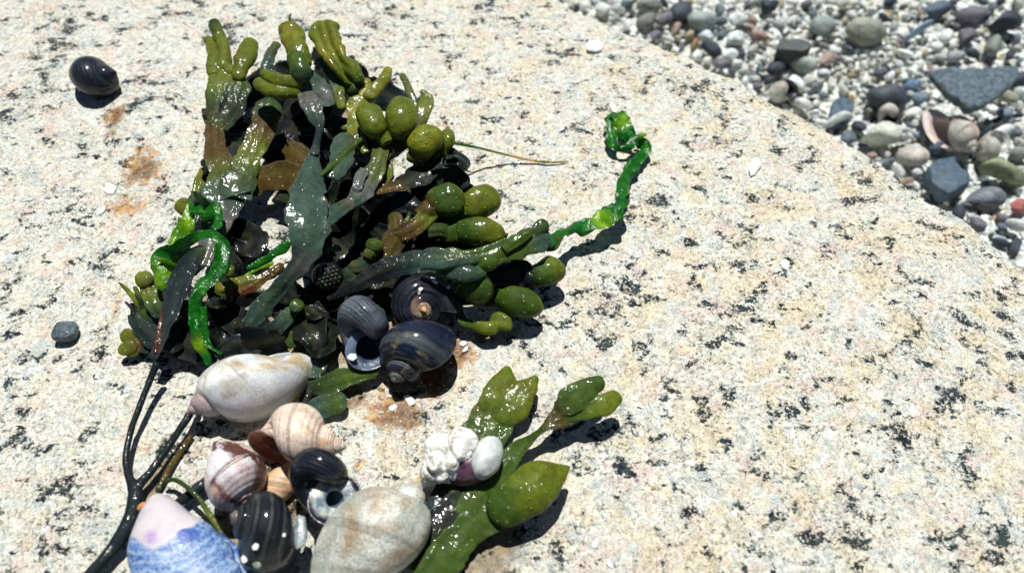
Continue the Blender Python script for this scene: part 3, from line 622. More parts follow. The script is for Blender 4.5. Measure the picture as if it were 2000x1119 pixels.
bl(fm2, [(270, 675, .4, 26, 12, 'b'), (245, 680, .4, 30, 14, 'o'), (230, 678, .4, 24, 12, 'o')], pim=0)
fm3 = weed(WR, 'frond', [
    [(500, 670, .4, 30, 8, 'k2'), (530, 650, .5, 36, 8, 'k2'), (555, 625, .7, 30, 8, 't'), (575, 600, .8, 26, 9, 'g')],
    [(600, 690, .3, 10, 7, 'b'), (606, 660, .4, 16, 8, 'o'), (612, 635, .4, 18, 8, 'y'), (618, 618, .4, 12, 7, 'o')],
    [(560, 675, .4, 24, 8, 'e'), (580, 660, .5, 38, 9, 'g'), (592, 645, .5, 26, 8, 'g')],
    [(430, 690, .4, 30, 8, 'k'), (470, 670, .5, 36, 8, 'k'), (510, 690, .5, 30, 8, 'k2')]], ruffle=.07)
bl(fm3, [(570, 610, .9, 20, 14, 't'), (580, 596, .95, 30, 20, 'g'), (588, 586, .95, 22, 16, 'g')], pim=.2)
bl(fm3, [(598, 618, .8, 12, 10, 'e'), (604, 612, .85, 14, 12, 'g')], pim=.2)
# --- filler understory, coloured near black to put shade inside the clump
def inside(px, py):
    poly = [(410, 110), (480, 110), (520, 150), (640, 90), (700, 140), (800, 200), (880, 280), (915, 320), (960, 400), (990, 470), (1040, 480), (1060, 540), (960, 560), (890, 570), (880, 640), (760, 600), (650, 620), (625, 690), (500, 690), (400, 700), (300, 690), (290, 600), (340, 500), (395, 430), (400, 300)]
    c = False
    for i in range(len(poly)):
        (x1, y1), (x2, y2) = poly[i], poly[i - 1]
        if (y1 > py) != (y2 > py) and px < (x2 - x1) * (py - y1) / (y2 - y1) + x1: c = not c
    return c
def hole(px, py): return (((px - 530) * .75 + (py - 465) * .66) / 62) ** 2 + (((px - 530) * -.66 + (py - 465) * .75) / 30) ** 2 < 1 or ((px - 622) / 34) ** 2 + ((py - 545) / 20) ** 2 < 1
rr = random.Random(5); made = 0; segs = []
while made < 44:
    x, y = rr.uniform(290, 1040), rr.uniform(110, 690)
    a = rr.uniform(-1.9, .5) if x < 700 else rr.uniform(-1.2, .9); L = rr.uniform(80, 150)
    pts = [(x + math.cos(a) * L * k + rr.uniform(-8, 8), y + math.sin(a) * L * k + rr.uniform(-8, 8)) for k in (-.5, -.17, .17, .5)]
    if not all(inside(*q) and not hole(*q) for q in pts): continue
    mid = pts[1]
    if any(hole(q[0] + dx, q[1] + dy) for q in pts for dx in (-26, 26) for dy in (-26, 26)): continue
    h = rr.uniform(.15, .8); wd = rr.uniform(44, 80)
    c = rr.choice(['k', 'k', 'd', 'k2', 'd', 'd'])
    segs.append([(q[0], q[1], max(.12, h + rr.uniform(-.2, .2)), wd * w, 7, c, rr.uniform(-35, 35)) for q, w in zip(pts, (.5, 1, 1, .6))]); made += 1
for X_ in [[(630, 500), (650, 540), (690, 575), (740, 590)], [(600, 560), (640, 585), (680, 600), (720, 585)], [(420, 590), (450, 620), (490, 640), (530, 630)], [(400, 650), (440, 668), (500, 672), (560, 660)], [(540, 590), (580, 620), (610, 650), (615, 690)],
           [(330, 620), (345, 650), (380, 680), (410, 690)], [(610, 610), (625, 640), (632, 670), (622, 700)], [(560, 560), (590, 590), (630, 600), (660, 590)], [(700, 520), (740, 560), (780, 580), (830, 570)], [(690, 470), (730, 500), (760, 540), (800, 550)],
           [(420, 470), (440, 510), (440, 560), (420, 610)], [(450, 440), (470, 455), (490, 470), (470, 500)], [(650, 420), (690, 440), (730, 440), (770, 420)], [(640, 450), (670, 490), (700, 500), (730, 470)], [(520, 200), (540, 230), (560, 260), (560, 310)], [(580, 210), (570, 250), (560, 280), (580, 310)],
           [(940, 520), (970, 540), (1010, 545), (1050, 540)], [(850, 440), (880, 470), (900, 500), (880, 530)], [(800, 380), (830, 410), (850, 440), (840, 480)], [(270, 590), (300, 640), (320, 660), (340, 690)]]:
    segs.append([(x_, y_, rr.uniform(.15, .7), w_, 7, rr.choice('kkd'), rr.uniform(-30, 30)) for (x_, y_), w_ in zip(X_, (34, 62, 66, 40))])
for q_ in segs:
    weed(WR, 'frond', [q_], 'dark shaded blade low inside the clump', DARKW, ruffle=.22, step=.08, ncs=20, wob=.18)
# --- honeycombed dark knob
knob = MB(); kc = at(640, 540, 1.1); v, f = ICO[4]; rad = cm(33, kc)
q = v * np.array([.92, .92, .85]) * rad; knob.add(q + kc, f, None, (*PAL['k'], 0))
ax1 = norm(CAM - kc); e1 = norm(np.cross(ax1, [0, 0, 1.0])); e2 = np.cross(ax1, e1)
v2, f2 = ICO[2]
for i in range(-3, 4):
    for j in range(-3, 4):
        a, b2 = i * .27 + (j % 2) * .13, j * .25
        if a * a + b2 * b2 > .62: continue
        d = norm(ax1 * math.sqrt(max(0.05, 1 - a * a - b2 * b2)) + e1 * a + e2 * b2); d = d * np.array([.92, .92, .85])
        knob.add(kc + d * rad * .97 + v2 * rad * np.array([.14, .13, .13]) * rr.uniform(.8, 1.15), f2, None, (.028, .034, .026, 0))
ko = knob.build('knob', WEED); ko.parent = WR; ko.location = -WR.location; ko['label'] = 'dark rounded knob covered in bead-like bumps'

# ------------------------------------------------------------------ smaller separate weeds
pq = at(960, 900, 0)
W2 = empty('wrack_sprig', [pq[0], pq[1], 0], 'smaller bright olive seaweed sprig with heart-shaped and pointed tips, under the white crusted shell', 'seaweed')
f1 = weed(W2, 'frond', [
    [(870, 1000, .25, 40, 8, 'g'), (905, 950, .3, 60, 9, 'g'), (935, 890, .35, 66, 9, 'g'), (955, 840, .4, 80, 12, 'g'), (968, 800, .45, 84, 18, 'o'), (976, 775, .5, 78, 22, 'o')],
    [(890, 865, .3, 20, 8, 'g'), (920, 835, .35, 40, 9, 'g'), (945, 815, .4, 40, 12, 'g')]], ruffle=.05)
bl(f1, [(955, 815, .45, 60, 22, 'g'), (968, 780, .55, 68, 30, 'o'), (984, 745, .6, 48, 28, 'o'), (993, 715, .55, 10, 12, 'o')], 'left lobe of the heart-shaped tip', pim=.05, flat=.8)
bl(f1, [(970, 825, .45, 54, 22, 'g'), (1000, 792, .55, 60, 30, 'o'), (1028, 760, .6, 42, 26, 'o'), (1050, 734, .55, 10, 12, 'o')], 'right lobe of the heart-shaped tip', pim=.05, flat=.8)
f2_ = weed(W2, 'frond', [
    [(900, 1010, .3, 50, 8, 'g'), (950, 950, .35, 60, 8, 'g'), (985, 905, .4, 52, 8, 'g'), (1020, 870, .45, 40, 8, 'g', 30), (1055, 842, .6, 22, 8, 'e', 50), (1085, 820, .7, 40, 9, 'b', 10), (1110, 800, .8, 66, 10, 'e', -10), (1135, 778, .9, 66, 12, 'e', -10)],
    [(1062, 838, .6, 12, 7, 'h'), (1090, 800, .75, 18, 7, 'h'), (1105, 770, .8, 20, 8, 'g'), (1120, 755, .9, 20, 9, 'g')]], 'narrow twisted blade rising clear of the granite', ruffle=.05)
bl(f2_, [(1095, 808, .8, 36, 10, 'e'), (1118, 782, .95, 52, 16, 'g'), (1142, 762, 1.0, 46, 20, 'g'), (1164, 750, 1.0, 34, 20, 'g'), (1182, 745, 1.0, 24, 18, 'g')], pim=.05, flat=.8)
bl(f2_, [(1095, 812, .75, 36, 10, 'e'), (1125, 800, .8, 48, 14, 'g'), (1158, 795, .85, 44, 18, 'o'), (1190, 784, .85, 40, 20, 'o'), (1214, 772, .8, 28, 18, 'o')], 'blunt yellow-olive tip, rightmost of the sprig', pim=.05, flat=.8)
f3 = weed(W2, 'frond', [
    [(815, 1150, .3, 60, 9, 'g'), (862, 1095, .35, 74, 9, 'g'), (908, 1045, .4, 76, 10, 'g'), (950, 1008, .5, 74, 12, 'g'), (985, 985, .6, 80, 18, 'g')],
    [(800, 1110, .2, 40, 8, 'g'), (850, 1040, .3, 66, 8, 'd'), (900, 985, .3, 70, 8, 'd'), (950, 950, .3, 60, 8, 'g')],
    [(840, 1000, .25, 30, 8, 'k2'), (870, 965, .25, 60, 8, 'k2'), (900, 950, .3, 50, 8, 'd')]], 'broad glistening wet blade along the bottom', ruffle=.10, rib=.03)
bl(f3, [(955, 1010, .6, 60, 30, 'g'), (990, 985, .75, 84, 44, 'g'), (1030, 960, .85, 96, 56, 'o'), (1070, 935, .85, 82, 50, 'o'), (1112, 912, .75, 8, 10, 'o')], 'long pointed speckled bladder like a leaf', merge=True, round1=False, flat=.85)
pq = at(660, 750, 0)
W3 = empty('wrack_frond', [pq[0], pq[1], 0], 'flat dark green leafy frond between the large white whelk and the black shell', 'seaweed')
weed(W3, 'frond', [
    [(590, 705, .25, 50, 7, 't'), (615, 715, .35, 66, 8, 't'), (635, 728, .35, 44, 8, 'e')],
    [(600, 760, .2, 30, 7, 'd'), (640, 750, .3, 46, 8, 'e'), (680, 738, .4, 44, 8, 'g'), (715, 732, .4, 30, 8, 'g'), (742, 727, .35, 8, 6, 'g')],
    [(595, 815, .2, 30, 7, 't'), (625, 798, .3, 48, 8, 't'), (655, 785, .35, 44, 8, 'g'), (678, 775, .35, 28, 8, 't')]], ruffle=.08, rib=.03)
weed(W3, 'stalk', [[(590, 800, .2, 12, 8, 'd'), (605, 760, .2, 14, 8), (600, 720, .2, 12, 8)]], rib=0, flat=.8)
pq = at(400, 990, 0)
o = MB(); loft(o, [(318, 945, .25, 9, 6, 'e'), (335, 936, .4, 9, 6, 'e'), (358, 945, .6, 9, 6, 'e'), (385, 970, .6, 10, 7, 'e'), (410, 1005, .5, 11, 7, 'o'), (435, 1045, .4, 11, 7, 'e'), (450, 1060, .3, 9, 6, 'e')], round0=True, rib=0, ncs=12)
loft(o, [(375, 850, .12, 10, 6, 'b'), (350, 885, .12, 13, 6, 'b'), (325, 925, .15, 13, 6, 'b'), (305, 962, .15, 10, 6, 'e')], rib=0, ncs=12)
o = o.build('weed_strand', WEED, None, [pq[0], pq[1], 0]); tag(o, 'thin olive-brown seaweed strand arching over the black stalk by the blue shell', 'seaweed')

for f_ in FRONDS: f_.finish()
# bright green algae
def lett(name, strips, label, cat, base, **k):
    b = MB()
    for s in strips:
        kk = dict(ruffle=.34, rib=0, flat=.6, wob=.38, ncs=22, step=.035, curl=.04, up=.85, tmin=.016); kk.update(k)
        if isinstance(s, tuple): kk.update(s[1]); s = s[0]
        loft(b, s, **kk)
    p = at(*base); o = b.build(name, LETT, None, [p[0], p[1], 0]); return tag(o, label, cat)
lett('sea_lettuce', [
    [(368, 395, 1.5, 16, 5, 'G'), (378, 402, 1.6, 40, 5, 'G'), (395, 408, 1.6, 50, 6, 'G'), (412, 405, 1.6, 44, 5, 'G'), (426, 395, 1.6, 20, 5, 'H')],
    [(418, 400, 1.6, 22, 5, 'G'), (424, 425, 1.6, 22, 5, 'G'), (420, 450, 1.7, 18, 5, 'G')],
    [(372, 400, 1.5, 14, 5, 'Y'), (368, 430, 1.4, 22, 5, 'Y'), (350, 455, 1.3, 34, 5, 'Y'), (336, 480, 1.2, 28, 5, 'Y')],
    [(335, 560, 1.2, 30, 6, 'G'), (322, 535, 1.4, 46, 6, 'Y'), (330, 505, 1.5, 50, 6, 'G'), (350, 488, 1.7, 34, 6, 'G'), (372, 470, 1.9, 24, 7, 'G'), (398, 458, 2.0, 20, 7, 'G'), (420, 462, 2.0, 20, 7, 'G'), (434, 482, 1.9, 22, 7, 'G'),
     (434, 510, 1.8, 28, 7, 'G'), (418, 538, 1.7, 28, 7, 'G'), (395, 560, 1.6, 30, 7, 'G'), (382, 585, 1.5, 30, 6, 'G'), (381, 615, 1.3, 26, 6, 'G'), (384, 645, 1.1, 22, 6, 'G'), (390, 672, .9, 20, 6, 'Y'), (402, 695, .7, 18, 6, 'G'), (408, 715, .5, 8, 5, 'G')],
    [(395, 600, 1.4, 14, 5, 'G'), (400, 640, 1.1, 14, 5, 'G'), (404, 668, .9, 12, 5, 'G'), (418, 682, .8, 8, 4, 'G'), (434, 692, .7, 4, 4, 'G')],
    [(325, 530, 1.3, 40, 5, 'Y'), (350, 520, 1.4, 30, 5, 'Y')],
    [(330, 545, 1.2, 30, 5, 'G'), (345, 560, 1.1, 20, 5, 'H')]], 'crumpled bright green ribbon of sea lettuce looped over the left of the dark clump', 'seaweed', (370, 560, 0), curl=.06)
lett('sea_lettuce', [[(482, 525, .5, 10, 5, 'G'), (505, 512, .55, 16, 5, 'G'), (530, 500, .6, 16, 5, 'G'), (552, 485, .7, 18, 5, 'G'), (570, 470, .8, 16, 5, 'G')],
    [(470, 545, .4, 6, 4, 'Y'), (500, 528, .4, 8, 4, 'Y'), (535, 512, .45, 8, 4, 'Y')]], 'short straight bright green blade crossing the sunlit gap inside the clump', 'seaweed', (520, 505, 0), ruffle=.03)
lett('sea_lettuce', [
    [(1070, 478, 1.4, 14, 5, 'H'), (1088, 463, 1.2, 18, 6, 'G'), (1115, 450, .9, 21, 6, 'G'), (1145, 442, .8, 25, 6, 'G'), (1175, 428, .8, 32, 6, 'Y'), (1198, 412, .75, 32, 6, 'G'), (1213, 398, .7, 20, 6, 'G'), (1214, 380, .55, 18, 6, 'G'), (1222, 350, .45, 25, 6, 'G'),
     (1236, 328, .4, 26, 6, 'G'), (1252, 308, .35, 22, 6, 'G'), (1260, 292, .3, 20, 6, 'G'), (1250, 280, .3, 22, 6, 'G'), (1238, 278, .3, 14, 5, 'G')],
    [(1200, 222, .5, 16, 5, 'G'), (1192, 240, .5, 22, 5, 'G'), (1192, 262, .45, 22, 5, 'G'), (1202, 285, .4, 16, 5, 'G'), (1214, 294, .35, 8, 5, 'G')],
    [(1206, 222, .55, 22, 5, 'G'), (1214, 238, .6, 40, 5, 'Y'), (1224, 258, .6, 40, 5, 'G'), (1236, 274, .5, 18, 5, 'G')],
    [(1210, 292, .4, 12, 5, 'G'), (1228, 284, .5, 16, 5, 'G'), (1246, 270, .6, 14, 5, 'G'), (1264, 262, .6, 7, 4, 'Y')]], 'twisted bright green ribbon of sea lettuce stretching right across bare granite', 'seaweed', (1170, 450, 0), curl=.05)
b = MB(); PAL['f'] = (.10, .26, .015); PAL['q'] = (.30, .30, .05)
loft(b, [(862, 278, 1.4, 6, 5, 'f'), (890, 281, 1.2, 6, 5, 'f'), (930, 288, .8, 5, 4, 'f'), (980, 300, .4, 4.5, 4, 'q'), (1030, 312, .15, 5, 4, 'q'), (1075, 317, .1, 4, 4, 'q'), (1112, 315, .08, 2.5, 3, 'q')], rib=0, ncs=8, round0=True, wob=.3)
p = at(980, 305, 0); o = b.build('algae_filament', LETT, None, [p[0], p[1], 0]); tag(o, 'hair-thin yellow-green filament lying across the granite right of the bladders', 'seaweed')

# ------------------------------------------------------------------ coiled shells
def coil(R0, a, bu, bl_, Hh, W, turns=4.2, pinch=0.0, cut=1.15, npt=30, nphi=36, rib=0.0, wobble=0.0, seed=0.0, canal=0.0, lipw=.86):
    """outer whorls and the open lip with its inner lining; axis = z, apex up, mouth at +x facing -y"""
    kk = math.log(W) / (2 * math.pi)
    th = np.linspace(-turns * 2 * math.pi, 0, int(turns * npt) + 1)
    ph = np.linspace(0, 2 * np.pi, nphi, endpoint=False)
    def ring(t, sc=1.0, flare=0.0):
        s = np.exp(kk * t); c, si = np.cos(ph), np.sin(ph)
        ax = a * sc * (1 + flare); r = ax * c * (1 - pinch * np.clip(-si, 0, 1) ** 2)
        z = np.where(si > 0, bu, bl_) * si * sc * (1 + flare * .4)
        r = r - canal * np.clip(-si, 0, 1) ** 3 * a
        rad = R0 + r; wob = 1 + wobble * vnoise(t * 1.3 + seed, ph * 2 + seed) + rib * np.sin(ph * 22)
        rad = np.where(rad > 0.02, rad * wob, rad)
        x = s * rad * math.cos(t); y = -s * rad * math.sin(t); zz = s * z + Hh * (1 - s)
        return np.stack([x, y, zz], -1)
    O = np.array([ring(t) for t in th]); nr = len(th)
    V = O.reshape(-1, 3); I = np.arange(nr * nphi).reshape(nr, nphi); J = np.roll(I, -1, 1)
    Fq = np.stack([I[:-1], J[:-1], J[1:], I[1:]], -1).reshape(-1, 4)
    uv = np.stack([np.repeat((th + turns * 2 * np.pi) / (turns * 2 * np.pi), nphi), np.tile(ph / (2 * np.pi), nr)], -1)
    # lip and inner lining
    L = [O[-1], ring(0.03, 1.01), ring(0.03, .96), ring(0.0, .91)] + [ring(-.10 * q, .91 + (lipw - .91) * q) for q in (.25, .5, .75)] + [ring(t, lipw - .06 * abs(t) * lipw) for t in np.linspace(-.12, -cut * 2, 18)]
    L = np.array(L); n2 = len(L); V2 = L.reshape(-1, 3); I2 = np.arange(n2 * nphi).reshape(n2, nphi); J2 = np.roll(I2, -1, 1)
    F2 = np.stack([I2[:-1], J2[:-1], J2[1:], I2[1:]], -1).reshape(-1, 4)
    uv2 = np.stack([np.repeat(np.linspace(0, 1, n2), nphi), np.tile(ph / (2 * np.pi), n2)], -1)
    return V, Fq, uv, V2, F2, uv2
KINDS = dict(
    winkle=dict(R0=.46, a=.56, bu=.62, bl_=.72, Hh=1.05, W=2.3, pinch=.1, cut=.9),
    flat=dict(R0=.5, a=.56, bu=.58, bl_=.62, Hh=.75, W=2.2, pinch=.05, cut=.9),
    whelk=dict(R0=.34, a=.50, bu=.72, bl_=1.25, Hh=1.35, W=2.0, pinch=.45, cut=1.0, canal=.1),
    worn=dict(R0=.30, a=.50, bu=.80, bl_=1.15, Hh=1.15, W=2.3, pinch=.35, cut=1.0, canal=.1),
    open=dict(R0=.50, a=.47, bu=.60, bl_=.66, Hh=.85, W=2.05, pinch=.0, cut=.7, lipw=.66))
def shell(name, label, cat, px, py, L, A, M, kind, mo, mi, width=1.0, lift=0.0, group=None, posf=at, ground=None, **over):
    """L = length along the axis in photo pixels; A = apex direction; M = way the mouth faces (x right, y away, z up)"""
    k = dict(KINDS[kind]); k.update(over); V, Fq, uv, V2, F2, uv2 = coil(seed=px, **k)
    zmin, zmax = V[:, 2].min(), V[:, 2].max(); cz = (zmin + zmax) / 2
    A = norm(A); Mv = np.array(M, float); Mv = norm(Mv - A * (Mv @ A)); y = -Mv; x = np.cross(y, A)
    Rm = np.stack([x, y, A], 0)
    mid = (V.max(0) + V.min(0)) / 2; mid = np.array([mid[0], mid[1], cz])
    def tr(P, s): return ((P - mid) * np.array([width, width, 1]) * s) @ Rm
    h = 0.6
    for _ in range(4):
        c = posf(px, py, h + lift); s = cm(L, c) / (zmax - zmin)
        T = tr(V, s); h = -T[:, 2].min() - 0.03
    root = empty(name, [c[0], c[1], c[2] - h], label, cat, group)
    b = MB(); b.add(T + c, Fq, uv); o = b.build('whorls', mo, None); o.parent = root; o.location = -root.location
    b = MB(); b.add(tr(V2, s) + c, F2, uv2); o2 = b.build('aperture', mi, None); o2.parent = root; o2.location = -root.location
    return root, c, s
def chip(px, py, w, hh, mat, label, zlift=0.0, cat='shell fragment', name='shell_fragment', group=None, rot=None, thick=.18, posf=at, parent=None):
    r = random.Random(int(px * 7 + py)); c = posf(px, py, zlift); n = r.randint(6, 8); a0 = r.uniform(0, 6) if rot is None else math.radians(rot)
    pl = []
    for i in range(n):
        t = 2 * math.pi * i / n + r.uniform(-.25, .25); q = r.uniform(.75, 1.1); x, y = math.cos(t) * q * w / 2, math.sin(t) * q * hh / 2
        pl.append((x * math.cos(a0) - y * math.sin(a0), x * math.sin(a0) + y * math.cos(a0)))
    k = cm(1, c); P = np.array(pl) * k; P[:, 1] /= .85; N = len(P); th = thick * k * min(w, hh) * .9
    tl = r.uniform(-.25, .25); tl2 = r.uniform(-.15, .35)
    V = []
    for sc, z in ((.92, 0), (1.0, th * .4), (.97, th * .8), (.7, th * 1.15), (.3, th * 1.3)):
        for x, y in P: V.append((x * sc, y * sc, z + (x * tl + y * tl2) * sc))
    V.append((0, 0, th * 1.35)); V = np.array(V); V[:, 2] -= min(0, V[:, 2].min()) - .0
    F_ = []
    for rw in range(4):
        for i in range(N): j = (i + 1) % N; F_.append([rw * N + i, rw * N + j, (rw + 1) * N + j, (rw + 1) * N + i])
    b = MB(); b.add(V + c, np.array(F_), None, (1, 1, 1)); top = 4 * N
    for i in range(N): b.f.append([top + i, top + (i + 1) % N, 5 * N])
    b.f.append(list(range(N))[::-1])
    if parent is not None:
        o = b.build(name, mat, None, smooth=False); o.parent = parent; o.location = -parent.location
        if label: o['label'] = label
        return o
    o = b.build(name, mat, None, c, smooth=False); return tag(o, label, cat, group)

BLK = mat_shell('black_shell', (0.005, 0.007, 0.013), (0.014, 0.018, 0.028), (0.07, 0.075, 0.065), band=7, bandamt=.18, bandcol=(0.035, 0.04, 0.045), rough=.5, spec=.15, coat=.6, streak=.3, thr=(.45, .75), thr3=(.62, .75), grain=.6)
BLK2 = mat_shell('blue_black_shell', (0.004, 0.008, 0.022), (0.010, 0.018, 0.040), (0.24, 0.18, 0.10), band=4, bandamt=.55, bandcol=(0.085, 0.10, 0.095), rough=.5, spec=.15, coat=.6, streak=.55, thr=(.4, .7), thr3=(.565, .62), grain=.5, apexcol=(.16, .20, .17))
DARKP = mat_shell('dark_peeling_shell', (0.006, 0.006, 0.012), (0.022, 0.025, 0.034), (0.05, 0.055, 0.05), rough=.55, spec=.15, coat=.3, streak=.5, thr=(.45, .7), relief=1.2, grain=.7, apexcol=(.34, .24, .16), apr=(.62, .70))
GREY = mat_shell('grey_shell', (0.040, 0.052, 0.070), (0.10, 0.12, 0.14), (0.24, 0.25, 0.22), rough=.5, coat=.15, streak=.4, thr=(.4, .6), thr3=(.58, .72), grain=1.0, ns=1.0)
WHT = mat_shell('white_whelk', (0.54, 0.55, 0.56), (0.66, 0.67, 0.63), (0.38, 0.31, 0.18), rough=.42, coat=.25, streak=.05, thr=(.4, .6), thr3=(.47, .60), relief=.2, grain=.3, ns=.9, apexcol=(.27, .19, .19), apr=(.70, .80))
CREAM = mat_shell('cream_whelk', (0.60, 0.46, 0.34), (0.66, 0.54, 0.44), (0.40, 0.20, 0.10), rough=.5, coat=.1, streak=.35, thr=(.4, .6), thr3=(.56, .68), relief=.8, grain=.5, ns=.9)
BRWN = mat_shell('brown_streaked_whelk', (0.66, 0.63, 0.64), (0.46, 0.30, 0.24), (0.09, 0.028, 0.018), band=2, bandamt=.6, bandcol=(.13, .07, .07), rough=.5, coat=.15, streak=.6, thr=(.50, .60), thr3=(.50, .535), grain=.7)
TAN = mat_shell('tan_whelk', (0.55, 0.31, 0.17), (0.64, 0.42, 0.25), None, rough=.5, coat=.2, streak=.4, thr=(.4, .6))
MOTT = mat_shell('mottled_whelk', (0.38, 0.42, 0.37), (0.55, 0.55, 0.48), (0.33, 0.25, 0.16), rough=.5, coat=.2, streak=.3, thr=(.4, .6), thr3=(.48, .60), grain=.8, ns=.8)
RIBBED = mat_shell('ribbed_dark_shell', (0.006, 0.008, 0.012), (0.018, 0.022, 0.025), (0.06, 0.065, 0.06), band=9, bandamt=.35, bandcol=(.08, .09, .08), rough=.5, spec=.15, coat=.5, streak=.2, thr=(.45, .7), thr3=(.60, .75), relief=1.5, grain=.7, apexcol=(.24, .19, .18))
IN_DARK = mat_simple('dark_lining', (.014, .010, .014), (.05, .045, .055), .3, 3, .6)
IN_BLUE = mat_simple('blue_grey_lining', (.028, .045, .075), (.12, .16, .22), .3, 2, .6)
IN_PALE = mat_simple('pale_lining', (.42, .45, .42), (.62, .62, .55), .25, 2, .7)
IN_RED = mat_simple('reddish_lining', (.22, .055, .025), (.36, .15, .08), .35, 2, .3)
PALEW0 = mat_simple('pale_shell_piece', (.09, .14, .17), (.36, .40, .37), .35, 2, .4); WCHIP = mat_simple('white_shell_chip', (.70, .70, .66), (.80, .80, .78), .45, 5, .1)
ORCHIP = mat_simple('orange_chip', (.45, .18, .06), (.55, .30, .12), .5, 5, .1)
GCHIP = mat_simple('grey_green_chip', (.16, .18, .13), (.24, .26, .2), .4, 5, .3)

def mat_callus():
    m, n, P, O = newmat('milky_callus'); g = NG(n); c = g.cmco(); u = g.sep(g.uv())
    b_ = g.mix(g.step(g.noise(c, 1.3, 4, .6), .42, .58), (.10, .15, .20), (.60, .62, .52))
    b_ = g.mix(g.step(g.m('ADD', u[0], g.m('MULTIPLY', g.m('SUBTRACT', g.noise(c, 1.2, 3), .5), .35)), .13, .19), (.010, .008, .016), b_)
    g.link(b_, P.inputs['Base Color']); P.inputs['Roughness'].default_value = .25; P.inputs['Coat Weight'].default_value = .8
    g.link(g.bump(g.noise(c, 3, 4), .04, .8), P.inputs['Normal']); return m
IN_CALL = mat_callus()
s1, c1, k1 = shell('periwinkle_shell', 'lone black periwinkle shell on bare granite near the upper left corner', 'sea shell', 182, 153, 112, (.80, .12, .36), (-.1, -.4, -1), 'winkle', BLK, IN_DARK, width=.98, lift=-.28)
s2, c2, k2 = shell('periwinkle_shell', 'black flaking periwinkle with its pale orange-tipped spire facing up, rearmost of the dark shells', 'sea shell', 834, 594, 108, (.25, -.55, .78), (-.2, -.5, -.9), 'flat', DARKP, IN_DARK, width=1.02)
s3, c3, k3 = shell('periwinkle_shell', 'frosted grey periwinkle whose open blue-grey mouth holds a white chip', 'sea shell', 710, 652, 116, (.72, .62, .05), (-.15, -.60, .75), 'open', GREY, IN_BLUE, width=1.15, lipw=.6)
s4, c4, k4 = shell('periwinkle_shell', 'glossy blue-black periwinkle with a tan streak, its ringed spire at lower left', 'sea shell', 812, 682, 150, (-.42, -.92, .05), (.3, -.2, -1), 'winkle', BLK2, IN_DARK, width=1.0)
s5, c5, k5 = shell('dog_whelk_shell', 'largest smooth white whelk shell, purple-brown near its pointed left end', 'sea shell', 492, 754, 252, (-.80, -.62, 0.02), (.1, .9, -.8), 'worn', WHT, IN_PALE, width=1.0, Hh=1.30, bl_=.95, pinch=.1, canal=.0, W=2.5)
s6, c6, k6 = shell('dog_whelk_shell', 'cream whelk shell on its side with a dark red-brown mouth', 'sea shell', 583, 856, 210, (.95, -.20, .05), (.1, -1, .22), 'whelk', CREAM, IN_RED, width=1.08, Hh=1.5, bl_=.72, pinch=.0, canal=0, lipw=.66)
s7, c7, k7 = shell('dog_whelk_shell', 'white whelk shell streaked chestnut brown with a flared white tip', 'sea shell', 452, 915, 172, (.62, -.74, -.05), (-.75, -.55, -.35), 'whelk', BRWN, IN_DARK, width=1.12, Hh=.9, bl_=1.15, canal=.15)
s8, c8, k8 = shell('dog_whelk_shell', 'orange-tan whelk shell mostly hidden behind the upturned black periwinkle', 'sea shell', 543, 952, 140, (.40, .85, .25), (0, .5, -1), 'whelk', TAN, IN_RED, width=.85)
s9, c9, k9 = shell('periwinkle_shell', 'upturned black periwinkle showing its milky white mouth, beside the cream whelk', 'sea shell', 632, 955, 128, (.45, .85, -.1), (-.15, -.55, .85), 'open', BLK, IN_CALL, width=1.15, lift=.2, lipw=.34, a=.52, W=2.2)
s10, c10, k10 = shell('periwinkle_shell', 'ribbed black periwinkle dotted with white chips beside the blue mussel', 'sea shell', 520, 1048, 160, (-.80, .05, .50), (.3, .6, -.7), 'winkle', RIBBED, IN_PALE, width=1.08)
s11, c11, k11 = shell('dog_whelk_shell', 'big mottled grey-green and tan whelk shell cut by the frame bottom', 'sea shell', 732, 1048, 285, (.50, .85, .10), (-.3, .6, -1), 'worn', MOTT, IN_PALE, width=1.05, Hh=1.2, bl_=.95, pinch=.15, canal=0)
chip(588, 1040, 34, 64, PALEW0, 'pale blue-white broken shell piece between the two black periwinkles at the bottom', zlift=.9, rot=10, thick=.3)

